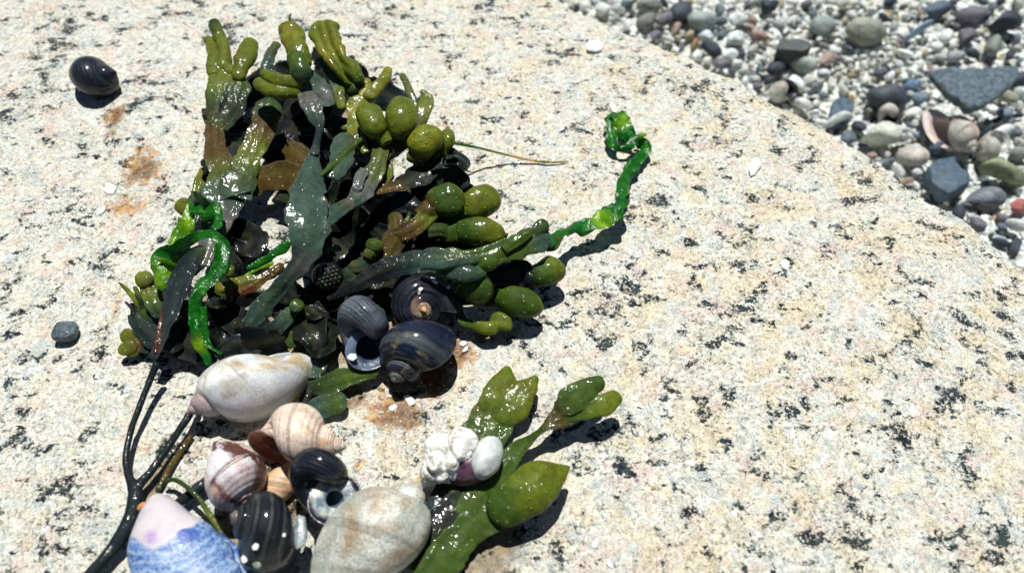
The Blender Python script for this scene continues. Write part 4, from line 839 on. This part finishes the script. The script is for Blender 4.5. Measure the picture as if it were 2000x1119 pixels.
# chips resting on the shells (each lies loose)
def on(px, py, c, r): # a point on the near face of a rounded shell of radius r round c
    d = norm(ray(px, py)); oc = CAM - c; b_ = d @ oc; disc = b_ * b_ - (oc @ oc - r * r)
    return CAM + d * (-b_ - math.sqrt(max(disc, 0.0)))
def onshell(root):
    """nearest hit of the pixel ray on the whorls of a shell"""
    out = []
    for ch in root.children:
        me = ch.data; out.append(BVHTree.FromPolygons([tuple((v.co / U)[:]) for v in me.vertices], [tuple(p.vertices) for p in me.polygons]))
    def f(px, py, h=0):
        d = norm(ray(px, py)); best = None
        for t in out:
            hit = t.ray_cast(Vector(CAM), Vector(d))
            if hit[0] is not None and (best is None or hit[3] < best): best = hit[3]
        return CAM + d * (best - .01) if best else at(px, py, .5)
    return f
g2, g4, g10, g3 = onshell(s2), onshell(s4), onshell(s10), onshell(s3)
for px, py, w, h, mt, lb, g in [
    (848, 549, 20, 9, WCHIP, 'white chip at the top rim of the rearmost dark shell', g2), (822, 566, 11, 8, WCHIP, 'tiny white chip left of the pale spire on the rearmost dark shell', g2),
    (819, 573, 13, 8, GCHIP, 'grey-green flake left of the pale spire on the rearmost dark shell', g2), (828, 605, 12, 15, ORCHIP, 'orange crumb below the pale spire of the rearmost dark shell', g2),
    (875, 562, 9, 8, WCHIP, 'tiny white chip right of the pale spire', g2),
    (500, 1068, 14, 16, WCHIP, 'white chip in the middle of the ribbed black shell', g10), (478, 1091, 14, 18, WCHIP, 'yellowish white chip low on the ribbed black shell', g10),
    (503, 1103, 14, 22, GCHIP, 'grey flake low on the ribbed black shell beside a white chip', g10), (555, 1045, 8, 8, WCHIP, 'small white crumb by the mouth of the ribbed black shell', g10),
    (688, 700, 26, 17, WCHIP, 'white shell chip lying inside the mouth of the grey periwinkle', g3)]:
    chip(px, py, w, h, mt, lb, posf=g, thick=.3)
# chips and specks on the granite
for px, py, w, h, mt, lb in [
    (1160, 97, 38, 28, WCHIP, 'broken white shell scrap on the granite near its top edge'), (1472, 332, 44, 22, WCHIP, 'white and dark shell scrap on the right half of the granite'),
    (1532, 518, 24, 18, WCHIP, 'small white triangular chip alone on the right of the granite'), (1198, 214, 26, 14, WCHIP, 'white sliver touching the top of the curled green ribbon end'),
    (216, 372, 34, 22, WCHIP, 'white crumb on the granite above the lower rust stain at left'), (905, 672, 16, 11, WCHIP, 'white chip on the rusty patch right of the glossy shell, upper of two'),
    (909, 684, 17, 9, WCHIP, 'white chip on the rusty patch right of the glossy shell, lower of two'), (800, 784, 26, 16, WCHIP, 'white flake below the glossy blue-black shell'),
    (768, 797, 18, 12, WCHIP, 'smaller white flake left of the flake below the glossy shell'), (722, 888, 10, 14, WCHIP, 'tiny white chip between the cream whelk and the crusted shell'),
    (200, 412, 20, 14, WCHIP, 'tiny white crumb left of the lower rust stain'), (1162, 1062, 22, 14, WCHIP, 'white crumb on the granite near the bottom, right of the wet blade'),
    (1190, 1102, 18, 12, WCHIP, 'white crumb at the very bottom of the granite'), (1080, 400, 12, 8, WCHIP, 'white speck above the long green blade'),
    (1350, 905, 16, 12, WCHIP, 'pale speck on the lower right granite'), (255, 585, 14, 8, WCHIP, 'pale grain left of the brown blade tips'),
    (828, 950, 14, 10, WCHIP, 'white speck at the left foot of the crusted shell'), (352, 610, 8, 6, WCHIP, 'white grain beside the blackish blade')]:
    chip(px, py, w, h, mt, lb, zlift=.0)
STONE = mat_simple('slate_grey_stone', (.035, .055, .07), (.085, .12, .14), .5, 4, .2, .05)
# small slate pebble on the granite at left
v, f = ICO[4]; c = at(127, 648, .22); k = cm(1, c); ov = norm(v)
pv = np.sign(ov) * np.abs(ov) ** .6; pv = pv * np.array([22, 21, 13]) * k * (1 + .10 * fbm(v[:, 0] * 1.6, v[:, 1] * 1.6, v[:, 2] * 1.6, 3))[:, None]
b = MB(); b.add(pv + c, f); o = b.build('pebble', STONE, None, c); tag(o, 'small slate-blue pebble alone on the granite left of the seaweed', 'pebble')

# ------------------------------------------------------------------ blue mussel
def mat_mussel():
    m, n, P, O = newmat('blue_mussel'); g = NG(n); c = g.cmco(); a = g.attr('col')
    sp = g.noise(c, 12, 4, .75, .4); lw = g.noise(c, 1.6, 4, .6, 1.2)
    blue = g.mix(g.step(sp, .42, .58), (.03, .09, .27), (.17, .29, .50)); blue = g.mix(g.step(lw, .52, .66, 0, .7), blue, (.34, .44, .58)); blue = g.mix(g.step(g.noise(c, 2.2, 3, .6, .8), .58, .68, 0, .8), blue, (.03, .10, .36))
    q = g.sep(a); dist = g.attr('col', 'Alpha')
    ln = g.m('SINE', g.m('ADD', g.m('MULTIPLY', dist, 70), g.m('MULTIPLY', g.noise(c, .9, 3), 22)))
    blue = g.mix(g.m('MULTIPLY', g.step(ln, .1, .9, 0, .5), g.step(sp, .38, .5)), blue, (.42, .50, .60))
    base = g.mix(g.step(g.m('ADD', q[0], g.m('MULTIPLY', g.m('SUBTRACT', lw, .5), .6)), .32, .66), blue, g.mix(g.step(g.noise(c, 1.2, 3), .4, .6), (.42, .37, .43), (.54, .50, .50)))
    base = g.mix(g.step(q[1], .3, .8, 0, .85), base, g.mix(g.step(sp, .4, .6), (.20, .09, .38), (.40, .26, .55)))
    base = g.mix(g.step(q[2], .4, .6, 0, .95), base, g.mix(g.step(sp, .4, .6), (.012, .05, .26), (.05, .12, .38)))
    g.link(base, P.inputs['Base Color']); P.inputs['Roughness'].default_value = .4; P.inputs['Coat Weight'].default_value = .15
    g.link(g.bump(g.noise(c, 5, 5, .65), .03, .9), P.inputs['Normal']); return m
MUS = mat_mussel(); pm = at(350, 1060, 0)
MR = empty('mussel_shell', [pm[0], pm[1], 0], 'blue mussel shell with a worn pale beak and a purple patch', 'sea shell')
def valve(pts, name, paint, **k):
    b = MB(); loft(b, pts, round0=True, ncs=60, step=.03, rib=0, ruffle=0, wob=.03, **k)
    V = np.vstack(b.v); rel = V - CAM; dz = rel @ CD; pxs = 1000 + FPX * rel[:, 0] / dz; pys = 559.5 - FPX * (rel @ CU) / dz
    C = np.array([paint(x, y) for x, y in zip(pxs, pys)]); b.c = [np.hstack([C, (np.hypot(pxs - 308, pys - 966) / 200)[:, None]])]; b.v = [V]; b.uv = [np.vstack(b.uv)]
    o = b.build(name, MUS); o.parent = MR; o.location = -MR.location; return o
def paint(x, y):
    pale = 1 / (1 + math.exp((y - (1074 - abs(x - 300) * .62)) / 6))
    pur = .75 * math.exp(-(((x - 296) / 17) ** 2 + ((y - 1048) / 18) ** 2)); dk = math.exp(-(((x - 368) / 24) ** 2 + ((y - 1044) / 14) ** 2)) * 1.3
    return (pale, pur, dk)
valve([(306, 966, .75, 18, 20, 'o'), (308, 984, .8, 50, 40), (313, 1010, .9, 88, 70), (322, 1045, .95, 136, 90), (340, 1085, .95, 170, 105), (360, 1125, .9, 195, 105), (382, 1175, .8, 190, 95), (400, 1215, .6, 120, 60)], 'valve', paint, flat=.9)
valve([(318, 968, .6, 10, 14, 'o'), (330, 985, .6, 26, 24), (352, 1015, .6, 44, 36), (378, 1048, .6, 60, 44), (410, 1085, .6, 90, 56), (440, 1130, .55, 120, 66), (450, 1180, .5, 110, 60)], 'valve', lambda x, y: (0, 0, 1.0 if y < 1040 + (x - 350) * .1 else 0.0), flat=.8)
chip(279, 990, 20, 12, ORCHIP, 'brown crumb stuck beside the pale beak of the blue mussel', zlift=.95, thick=.4)

# ------------------------------------------------------------------ crusted white shell
CRUST = mat_simple('white_crust', (.34, .32, .27), (.72, .72, .66), .6, 2.5, .05, .06, (.37, .47)); PURP = mat_simple('purple_shell', (.020, .010, .022), (.11, .045, .085), .3, 2.5, .5)
PALEW = mat_simple('grey_white_shell', (.42, .46, .44), (.60, .62, .58), .45, 2, .2)
c = at(905, 893, .75); k = cm(1, c); ER = empty('crusted_shell', [c[0], c[1], c[2] - .7], 'dark purple shell covered in lumpy white crust, sitting on the green sprig', 'sea shell')
def blob(name, px, py, h, sx, sy, sz, mat, amp, fr, sub=5, rot=0, label=None, ridge=False, extra=()):
    b = MB()
    for (px, py, h, sx, sy, sz, rot) in [(px, py, h, sx, sy, sz, rot), *extra]:
        c = at(px, py, h); k = cm(1, c); v, f = ICO[sub]
        n = fbm(v[:, 0] * fr + px, v[:, 1] * fr, v[:, 2] * fr, 3)
        if ridge: n = 2.2 * np.abs(vnoise(v[:, 0] * fr + px, v[:, 1] * fr, v[:, 2] * fr)) ** .7 - .8 + .25 * n
        p = v * np.array([sx, sy, sz]) * k * (1 + amp * n)[:, None]; r = math.radians(rot)
        x = p[:, 0] * math.cos(r) - p[:, 1] * math.sin(r); y = p[:, 0] * math.sin(r) + p[:, 1] * math.cos(r); p = np.stack([x, y, p[:, 2]], -1) + c
        b.add(p, f); b.aux.append(np.zeros((len(p), 2)))
    o = b.build(name, mat)
    if ridge:
        weld(o, b, .022, 5); me = o.data; V = np.empty(len(me.vertices) * 3); me.vertices.foreach_get('co', V); V = V.reshape(-1, 3) / U
        Nn = np.array([q.vector[:] for q in me.vertex_normals]); a1 = np.abs(vnoise(V[:, 0] * 2.2, V[:, 1] * 1.5, V[:, 2] * 1.6)); a2 = np.abs(vnoise(V[:, 0] * 6, V[:, 1] * 6, V[:, 2] * 5 + 9))
        V = V + Nn * (.13 * np.minimum(a1 * 2.6, 1) ** .7 - .09 + .02 * np.minimum(a2 * 2.5, 1))[:, None]; me.vertices.foreach_set('co', (V * U).ravel()); me.update()
    o.parent = ER; o.location = -ER.location
    if label: o['label'] = label
    return o
blob('whorls', 920, 905, .6, 55, 42, 38, PURP, .05, 1.5, rot=20)
blob('crust', 868, 893, .85, 42, 46, 27, CRUST, .09, 1.5, rot=0, ridge=True, extra=[(905, 872, 1.0, 32, 34, 24, 20), (842, 918, .55, 20, 26, 22, 0), (868, 925, .5, 14, 20, 20, 0)])
blob('lip', 950, 893, .8, 30, 46, 34, PALEW, .06, 1.4, rot=-22, label='smooth grey-white flank at the right of the crust')

# ------------------------------------------------------------------ the shingle beach beyond and below
BZ = -6.5
def bz(x, y): return BZ + .35 * fbm(np.asarray(x) * .08, np.asarray(y) * .08, 3.0, 2) + .02 * (np.asarray(y) - 20)
bx = np.linspace(-70, 90, 200); by = np.linspace(-40, 110, 190); XX, YY = np.meshgrid(bx, by); ZZ = bz(XX, YY) - .35
I = np.arange(XX.size).reshape(XX.shape); Fb = np.stack([I[:-1, :-1], I[:-1, 1:], I[1:, 1:], I[1:, :-1]], -1).reshape(-1, 4)
b = MB(); b.add(np.stack([XX.ravel(), YY.ravel(), ZZ.ravel()], -1), Fb, None, (.40, .40, .34)); beach = b.build('beach', GRAV); tag(beach, kind='structure')
def bat(px, py, h=0.0):
    p = at_z(px, py, BZ + h)
    for _ in range(2): p = at_z(px, py, float(bz(p[0], p[1])) + h)
    return p
# prototypes
def peb_proto(kind, seed):
    v, f = ICO[3]; v = v.copy(); r = np.random.default_rng(seed)
    if kind == 'round': p = v * np.array([1, r.uniform(.65, .95), r.uniform(.5, .75)]) * (1 + .13 * fbm(v[:, 0] * 1.2 + seed, v[:, 1] * 1.2, v[:, 2] * 1.2, 3))[:, None]
    elif kind == 'angular':
        p = v.copy()
        for _ in range(11):
            d = norm(r.normal(size=3)); t = r.uniform(.48, .75); q = p @ d; p = p - np.outer(np.maximum(q - t, 0), d) * .93
        p = p * np.array([1.25, r.uniform(.8, 1.1), r.uniform(.6, .9)]) * (1 + .04 * fbm(v[:, 0] * 3 + seed, v[:, 1] * 3, v[:, 2] * 3, 2))[:, None]
    else:                                   # curved shell piece
        p = v * np.array([1, .62, .5]); p[:, 2] = np.where(p[:, 2] < 0, p[:, 2] * -.55 + .0, p[:, 2]) - .35 * p[:, 0] ** 2
        p = p * (1 + .12 * fbm(v[:, 0] * 2 + seed, v[:, 1] * 2, v[:, 2] * 2, 2))[:, None]
    b = MB(); b.add(p, f); o = b.build('pebble', PEB); return o
PROTO = {k: [peb_proto(k, s) for s in range(20 + 30 * i, 25 + 30 * i)] for i, k in enumerate(('round', 'angular', 'piece'))}
PC = {'chalk white': (.68, .73, .71), 'cream': (.60, .61, .54), 'pale grey': (.42, .45, .43), 'blue-grey': (.11, .145, .18), 'dark slate': (.030, .042, .060), 'greenish grey': (.20, .22, .19), 'mauve-grey': (.15, .145, .175), 'rusty pink': (.30, .22, .18), 'tan': (.36, .30, .18)}
used = {}
def put_pebble(px, py, w, colname, kind, label=None, sy=1.0, rz=None, tilt=None, lift=0, cc=None, name='pebble', cat='pebble', group='pebbles of the shingle beach', h=None):
    r = random.Random(int(px * 13 + py * 7)); pr = r.choice(PROTO[kind])
    o = pr.copy()
    COL.objects.link(o)
    h = .18 * w / 30 if h is None else h
    c = bat(px, py, h + lift); s = cm(w, c) / 2
    o.location = c * U; o.scale = (s, s * sy, s); o.rotation_euler = (r.uniform(-.35, .35) if tilt is None else tilt, r.uniform(-.35, .35), r.uniform(0, 6.28) if rz is None else rz)
    k = r.uniform(.8, 1.15); q = cc or PC[colname]; o.color = (q[0] * k, q[1] * k, q[2] * k, 1); o.name = name
    if label is None: o['tmp'] = (px, py, w); o['cn'] = colname; o['kd'] = kind; autol.append((o, px, py, w, colname, kind))
    else: o['label'] = label
    o['category'] = cat; o['group'] = group; return o
autol = []
# landmark stones built one by one
def slab(name, outline, h, th, mat, label, cat='stone', round_=.12, tx=0.0, ty=0.0, posf=bat):
    c0 = posf(sum(p[0] for p in outline) / len(outline), sum(p[1] for p in outline) / len(outline), h)
    P = np.array([posf(x, y, h + (x - outline[0][0]) * tx + (y - outline[0][1]) * ty) for x, y in outline]); n = len(P)
    S = []                                   # resample outline, slightly uneven
    for i in range(n):
        a, b_ = P[i], P[(i + 1) % n]; m_ = max(2, int(np.linalg.norm(b_ - a) / .12))
        for j in range(m_): S.append(a + (b_ - a) * j / m_)
    S = np.array(S)
    for _ in range(2): S = (np.roll(S, 1, 0) + S * 2 + np.roll(S, -1, 0)) / 4
    ctr = S.mean(0); N = len(S); V = []
    rings = [(1.0, th * .95, .93), (.0, th, .96), (.0, th * .6, 1.03), (.0, th * .15, 1.02), (.0, .03, .985), (.0, .0, .95), (0, 0, .75), (0, 0, .5), (0, 0, .25)]
    for _, dz, sc in rings[::1]:
        q = ctr + (S - ctr) * sc; q = q + .07 * fbm(q[:, 0] * 2.5, q[:, 1] * 2.5, dz * 4 + 1, 4)[:, None] * np.array([1, 1, 1.0]); q[:, 2] -= dz; V.append(q)
    V = np.vstack(V); m_ = len(rings); I_ = np.arange(m_ * N).reshape(m_, N); J_ = np.roll(I_, -1, 1)
    F_ = np.stack([I_[:-1], I_[1:], J_[1:], J_[:-1]], -1).reshape(-1, 4)
    b = MB(); b.add(V, F_); b.add([V[-N:].mean(0)], np.zeros((0, 4), int).reshape(0, 4)); t = m_ * N
    for i in range(N): b.f.append([(m_ - 1) * N + i, t, (m_ - 1) * N + (i + 1) % N])
    b.f.append(list(range(N)))
    o = b.build(name, mat, None, ctr - np.array([0, 0, th])); return tag(o, label, cat)
SLATE = mat_simple('blue_slate', (.05, .085, .115), (.15, .20, .22), .6, 5, 0, .10); DKST = mat_simple('black_stone', (.035, .045, .045), (.07, .085, .08), .6, 4, 0, .04)
BLST = mat_simple('deep_blue_stone', (.035, .065, .10), (.07, .115, .15), .6, 4, 0, .04)
slab('stone', [(1818, 138), (1850, 132), (1900, 134), (1990, 127), (1991, 145), (1975, 165), (1950, 185), (1920, 203), (1897, 208), (1870, 190), (1838, 162)], 2.5, .45, SLATE, 'large flat blue-grey slate slab at the right edge of the shingle')
slab('stone', [(1524, 73), (1552, 74), (1583, 82), (1584, 98), (1550, 99), (1517, 96)], 1.3, 1.1, DKST, 'square black stone with a flat grey top among the white grit')
slab('stone', [(1835, 306), (1860, 306), (1880, 325), (1899, 345), (1893, 358), (1862, 374), (1845, 372), (1820, 350), (1812, 325)], 1.1, .9, BLST, 'dark blue blocky stone below the big open whelk on the shingle')
slab('stone', [(1625, 200), (1640, 190), (1662, 188), (1668, 215), (1650, 240), (1622, 236)], .6, .5, BLST, 'dark navy stone just beyond the rock edge, left of the open whelk')
W1 = mat_shell('weathered_whelk', (.38, .38, .34), (.52, .50, .44), (.36, .20, .13), rough=.55, streak=.3, thr=(.4, .6), thr3=(.52, .62), grain=.6)
IN_OR = mat_simple('orange_pale_lining', (.45, .36, .38), (.60, .50, .42), .4, 2, .1)
shell('whelk_shell', 'big weathered whelk with an open pale mouth on the shingle below the slate slab', 'sea shell', 1858, 258, 128, (.30, -.90, -.1), (-.5, -.1, .85), 'whelk', W1, IN_OR, width=1.1, pinch=.1, canal=0, lipw=.7, posf=bat, lift=.3)
shell('periwinkle_shell', 'grey-white periwinkle showing a curled mouth, right of the big open whelk', 'sea shell', 1938, 288, 62, (-.8, .2, .3), (.1, -.6, .8), 'open', W1, IN_PALE, width=1.0, posf=bat, lift=.2)
shell('periwinkle_shell', 'small pale barnacle-grey snail shell at the rock edge below the white lump', 'sea shell', 1782, 306, 44, (.2, .3, .9), (0, 1, 0), 'flat', W1, IN_DARK, width=1.1, posf=bat, lift=.2)
shell('periwinkle_shell', 'small pinkish snail shell with a dark hole left of the big open whelk', 'sea shell', 1735, 228, 44, (.7, .4, .3), (-.3, -.6, .7), 'open', W1, IN_DARK, width=1.0, posf=bat, lift=.1)
shell('periwinkle_shell', 'blue-grey striped periwinkle lying at the right edge below the dark blue stone', 'sea shell', 1928, 386, 84, (.9, .25, .1), (0, .3, -1), 'worn', mat_shell('striped_grey_shell', (.09, .12, .15), (.19, .21, .22), None, rough=.6, streak=.6, thr=(.4, .6)), IN_DARK, width=.95, posf=bat, lift=.2)
shell('periwinkle_shell', 'purplish worn snail shell in shade just over the rock edge below the black stone', 'sea shell', 1530, 180, 50, (-.6, .5, .5), (.2, -.6, .6), 'open', W1, IN_DARK, width=1.0, posf=bat, lift=.1)
HAND = [(1690, 62, 84, 'pale grey', 'round', 'long oval pale grey pebble in the upper middle of the shingle', .8, 0.1, (.34, .36, .29)), (1735, 192, 82, 'dark slate', 'round', 'dark oval slate pebble with a pale top left of the slate slab', .8, .15, (.06, .07, .09)),
    (1606, 50, 50, 'pale grey', 'round', 'round pale grey pebble left of the long oval one', 1, 0, (.30, .35, .33)), (1898, 34, 62, 'mauve-grey', 'round', 'mauve-grey rounded pebble near the top right corner', .8, -.2, None),
    (1832, 22, 52, 'blue-grey', 'angular', 'dark blue-grey pebble left of the mauve one near the top right', .8, .5, (.06, .09, .13)), (1720, 265, 78, 'chalk white', 'angular', 'largest chalk-white lump just over the rock edge', .7, .2, (.60, .64, .54)),
    (1390, 95, 46, 'dark slate', 'round', 'dark slate pebble touching the rock edge beside an orange one', .8, -.6, None), (1378, 72, 32, 'chalk white', 'angular', None, 1, 0, (.66, .74, .74)), (1357, 88, 30, 'tan', 'round', 'small orange-tan pebble on end at the rock edge', .5, 1.1, (.36, .22, .09)),
    (1330, 25, 56, 'dark slate', 'round', 'dark slate pebble beyond the rock edge near the top', .9, .9, (.05, .07, .09)), (1300, 38, 40, 'mauve-grey', 'round', None, .8, .4, None), (1262, 42, 44, 'greenish grey', 'round', None, .8, .4, None),
    (1372, 42, 60, 'pale grey', 'round', None, .8, .2, (.24, .29, .28)), (1480, 72, 36, 'rusty pink', 'angular', 'rusty pink pebble left of the square black stone', 1, .4, None), (1570, 128, 56, 'greenish grey', 'round', 'long pale green-grey pebble in front of the square black stone', .55, -.7, (.32, .37, .32)),
    (1548, 165, 44, 'chalk white', 'angular', None, 1, .3, None), (1616, 118, 34, 'rusty pink', 'angular', None, .9, .8, None), (1782, 168, 32, 'blue-grey', 'round', None, .9, .2, (.10, .18, .28)), (1795, 192, 30, 'blue-grey', 'round', None, 1, 0, (.14, .20, .25)),
    (1835, 290, 44, 'blue-grey', 'round', None, .8, .3, (.06, .09, .13)), (1968, 190, 42, 'cream', 'round', None, .7, -.3, (.36, .37, .28)), (1964, 222, 32, 'blue-grey', 'round', None, 1, .3, (.14, .19, .24)), (1960, 258, 40, 'chalk white', 'angular', None, .7, .3, None),
    (1965, 336, 84, 'greenish grey', 'angular', 'flat yellowish green-grey stone at the right edge', .6, -.2, (.30, .34, .20)), (1990, 300, 40, 'greenish grey', 'round', None, .8, .2, None), (1990, 405, 46, 'rusty pink', 'angular', 'brick-red pebble cut by the right edge', .8, .3, (.32, .10, .08)),
    (1985, 440, 44, 'chalk white', 'round', None, .5, -.8, (.72, .76, .74)), (1640, 232, 60, 'chalk white', 'piece', 'white curved shell sliver on the rock edge in front of the navy stone', .5, .3, None), (1795, 60, 80, 'blue-grey', 'piece', 'long bluish shell splinter in the upper middle of the shingle', .25, .5, (.34, .46, .60)),
    (1268, 10, 50, 'greenish grey', 'round', None, .8, .3, None), (1500, 14, 46, 'dark slate', 'angular', 'dark slate stone near the top edge of the picture', .8, .3, None), (1440, 40, 46, 'chalk white', 'angular', None, .8, .9, (.7, .75, .74)), (1990, 155, 40, 'dark slate', 'round', None, 1, 0, None), (1885, 75, 46, 'mauve-grey', 'angular', None, .8, 1, None),
    (1940, 90, 52, 'greenish grey', 'round', None, .7, 1, (.2, .23, .2)), (1960, 45, 70, 'dark slate', 'angular', 'dark jagged stone by the right edge near the top', .6, .4, None), (1866, 110, 36, 'pale grey', 'round', None, .9, 0, (.30, .32, .34)), (1900, 105, 30, 'dark slate', 'round', None, .9, 0, None)]
pts = [(1905, 168, 95), (1550, 95, 50), (1858, 340, 60), (1645, 215, 40), (1858, 258, 75), (1938, 288, 42), (1782, 306, 34), (1735, 228, 34), (1928, 386, 56), (1530, 180, 36)]
for px, py, w, cn, kd, lb, sy, rz, cc_ in HAND:
    put_pebble(px, py, w, cn, kd, lb, sy, rz, None, .25, cc_); pts.append((px, py, w * .5))
def off_rock(px, py, m=6):
    for i in range(len(EDGE) - 1):
        (x1, y1), (x2, y2) = EDGE[i], EDGE[i + 1]
        if x1 <= px < x2: return py < y1 + (y2 - y1) * (px - x1) / (x2 - x1) - m
    return False
r = random.Random(11); n = 0; tries = 0
WCOL = [('chalk white', 36), ('cream', 24), ('pale grey', 16), ('blue-grey', 10), ('dark slate', 9), ('greenish grey', 7), ('mauve-grey', 5), ('rusty pink', 3), ('tan', 5)]
while n < 240 and tries < 60000:
    tries += 1; px, py = r.uniform(1110, 1998), r.uniform(3, 500)
    if not off_rock(px, py, 4): continue
    near = 1 if (off_rock(px, py, 4) and not off_rock(px, py, 110)) or px > 1830 else 0
    w = r.choice([18, 20, 24, 28, 34]) * (1.15 if near else .82)
    if any((px - a) ** 2 + ((py - b_) * 1.15) ** 2 < (q * .8 + w * .42) ** 2 for a, b_, q in pts): continue
    wts = [k * (2.2 if near and i_ in (3, 4, 5, 6) else (.5 if not near and i_ in (3, 4, 5, 6) else 1)) for i_, (_, k) in enumerate(WCOL)]
    cn = r.choices([q[0] for q in WCOL], wts)[0]; kd = r.choices(['round', 'angular', 'piece'], [5, 4, 2 if 'white' in cn or cn == 'cream' else 0.2])[0]
    put_pebble(px, py, w, cn, kd, None, r.uniform(.65, 1), lift=r.uniform(.1, .3)); pts.append((px, py, w * .5)); n += 1
for k in PROTO:
    for o in PROTO[k]: bpy.data.objects.remove(o)
# labels that single each pebble out: own look, then distance from a landmark one can find
LM = [('the slate slab', 1905, 168), ('the square black stone', 1550, 97), ('the dark blue blocky stone', 1858, 340), ('the big open whelk', 1858, 258), ('the long oval pebble', 1690, 62), ('the navy stone', 1645, 215),
      ('the big mauve pebble at top right', 1898, 34), ('the orange-tan pebble', 1357, 88), ('the topmost dark slate stone', 1500, 14), ('the striped grey periwinkle', 1928, 386), ('the top end of the boulder edge', 1130, 10)]
ORD = ['nearest', 'second nearest', 'third nearest', 'fourth nearest', 'fifth nearest', 'sixth nearest', 'seventh nearest', 'eighth nearest', 'ninth nearest', 'tenth nearest', 'eleventh nearest', 'twelfth nearest', 'thirteenth nearest', 'fourteenth nearest']
byk = {}
for rec in autol:
    o, px, py, w, cn, kd = rec; lm = min(LM, key=lambda q: (q[1] - px) ** 2 + (q[2] - py) ** 2); dx, dy = px - lm[1], py - lm[2]
    side = ('right of' if dx > 0 else 'left of') if abs(dx) > abs(dy) else ('below' if dy > 0 else 'above')
    byk.setdefault((cn, kd, side, lm[0]), []).append(((dx * dx + dy * dy), o))
for (cn, kd, side, l), L_ in byk.items():
    L_.sort(key=lambda q: q[0]); wd = {'round': 'rounded pebble', 'angular': 'angular stone', 'piece': 'curved shell piece'}[kd]
    for i, (_, o) in enumerate(L_):
        o['label'] = f'{cn} {wd} {side} {l}' + (f', {ORD[min(i, 13)]}' if len(L_) > 1 else '')
        for kk in ('tmp', 'cn', 'kd'): del o[kk]
        if kd == 'piece': o.name = 'shell_piece'; o['category'] = 'shell piece'; o['group'] = 'shell pieces in the shingle'
# fine shell grit and gravel that nobody could count
gr = np.random.default_rng(3); v1, f1_ = ICO[1]; b = MB(); cols = np.array([(.66, .70, .66), (.74, .77, .75), (.62, .61, .52), (.42, .44, .40), (.12, .16, .19), (.05, .06, .08), (.34, .27, .14), (.24, .22, .25), (.55, .58, .53)]); pw = np.array([28, 30, 16, 8, 3, 3, 2.5, 1.5, 14.]); pw /= pw.sum()
poly = []
cnt = 0
while cnt < 15000:
    if cnt % 4: px, py = gr.uniform(1040, 2060), gr.uniform(-40, 520); p = bat(px, py)
    else: p = np.array([gr.uniform(-30, 60), gr.uniform(-2, 75), 0])
    if edge_dist(p[0], p[1]) > -.2: continue
    s = gr.uniform(.12, .34) * (1.0 if gr.random() < .85 else 1.35); sc = np.array([1, gr.uniform(.5, 1), gr.uniform(.35, .8)]) * s
    q = v1 * (1 + gr.uniform(-.22, .22, (len(v1), 1))) * sc; a = gr.uniform(0, 6.28); t = gr.uniform(-.8, .8)
    Rz = np.array([[math.cos(a), -math.sin(a), 0], [math.sin(a), math.cos(a), 0], [0, 0, 1]]); Rx = np.array([[1, 0, 0], [0, math.cos(t), -math.sin(t)], [0, math.sin(t), math.cos(t)]])
    q = q @ Rx.T @ Rz.T + np.array([p[0], p[1], float(bz(p[0], p[1])) - .30 + gr.uniform(0, .32)])
    b.add(q, f1_, None, cols[gr.choice(len(cols), p=pw)] * gr.uniform(.8, 1.15)); cnt += 1
cnt = 0
o = b.build('shell_grit', GRAV, None, smooth=False); tag(o, 'mass of fine white shell grit and gravel filling the beach', 'gravel', kind='stuff')

# loose sand and shell dust on the boulder
b = MB(); cnt = 0
while cnt < 900:
    px, py = gr.uniform(0, 2000), gr.uniform(0, 1119)
    if gr.random() < .35: px, py = gr.normal(800, 120), gr.normal(800, 70)
    p = at(px, py, 0)
    if edge_dist(p[0], p[1]) < .4: continue
    s_ = gr.uniform(.012, .04) * (1 if gr.random() < .9 else 1.8); q = v1 * (1 + gr.uniform(-.3, .3, (len(v1), 1))) * s_ * np.array([1, .8, .5])
    b.add(q + np.array([p[0], p[1], float(rock_z(p[0], p[1])) + s_ * .3]), f1_, None, cols[gr.choice([0, 1, 2, 3, 6, 8])] * gr.uniform(.8, 1.15)); cnt += 1
o = b.build('sand_grains', GRAV, None, smooth=False); tag(o, 'fine loose sand and shell dust scattered over the granite', 'sand', kind='stuff')
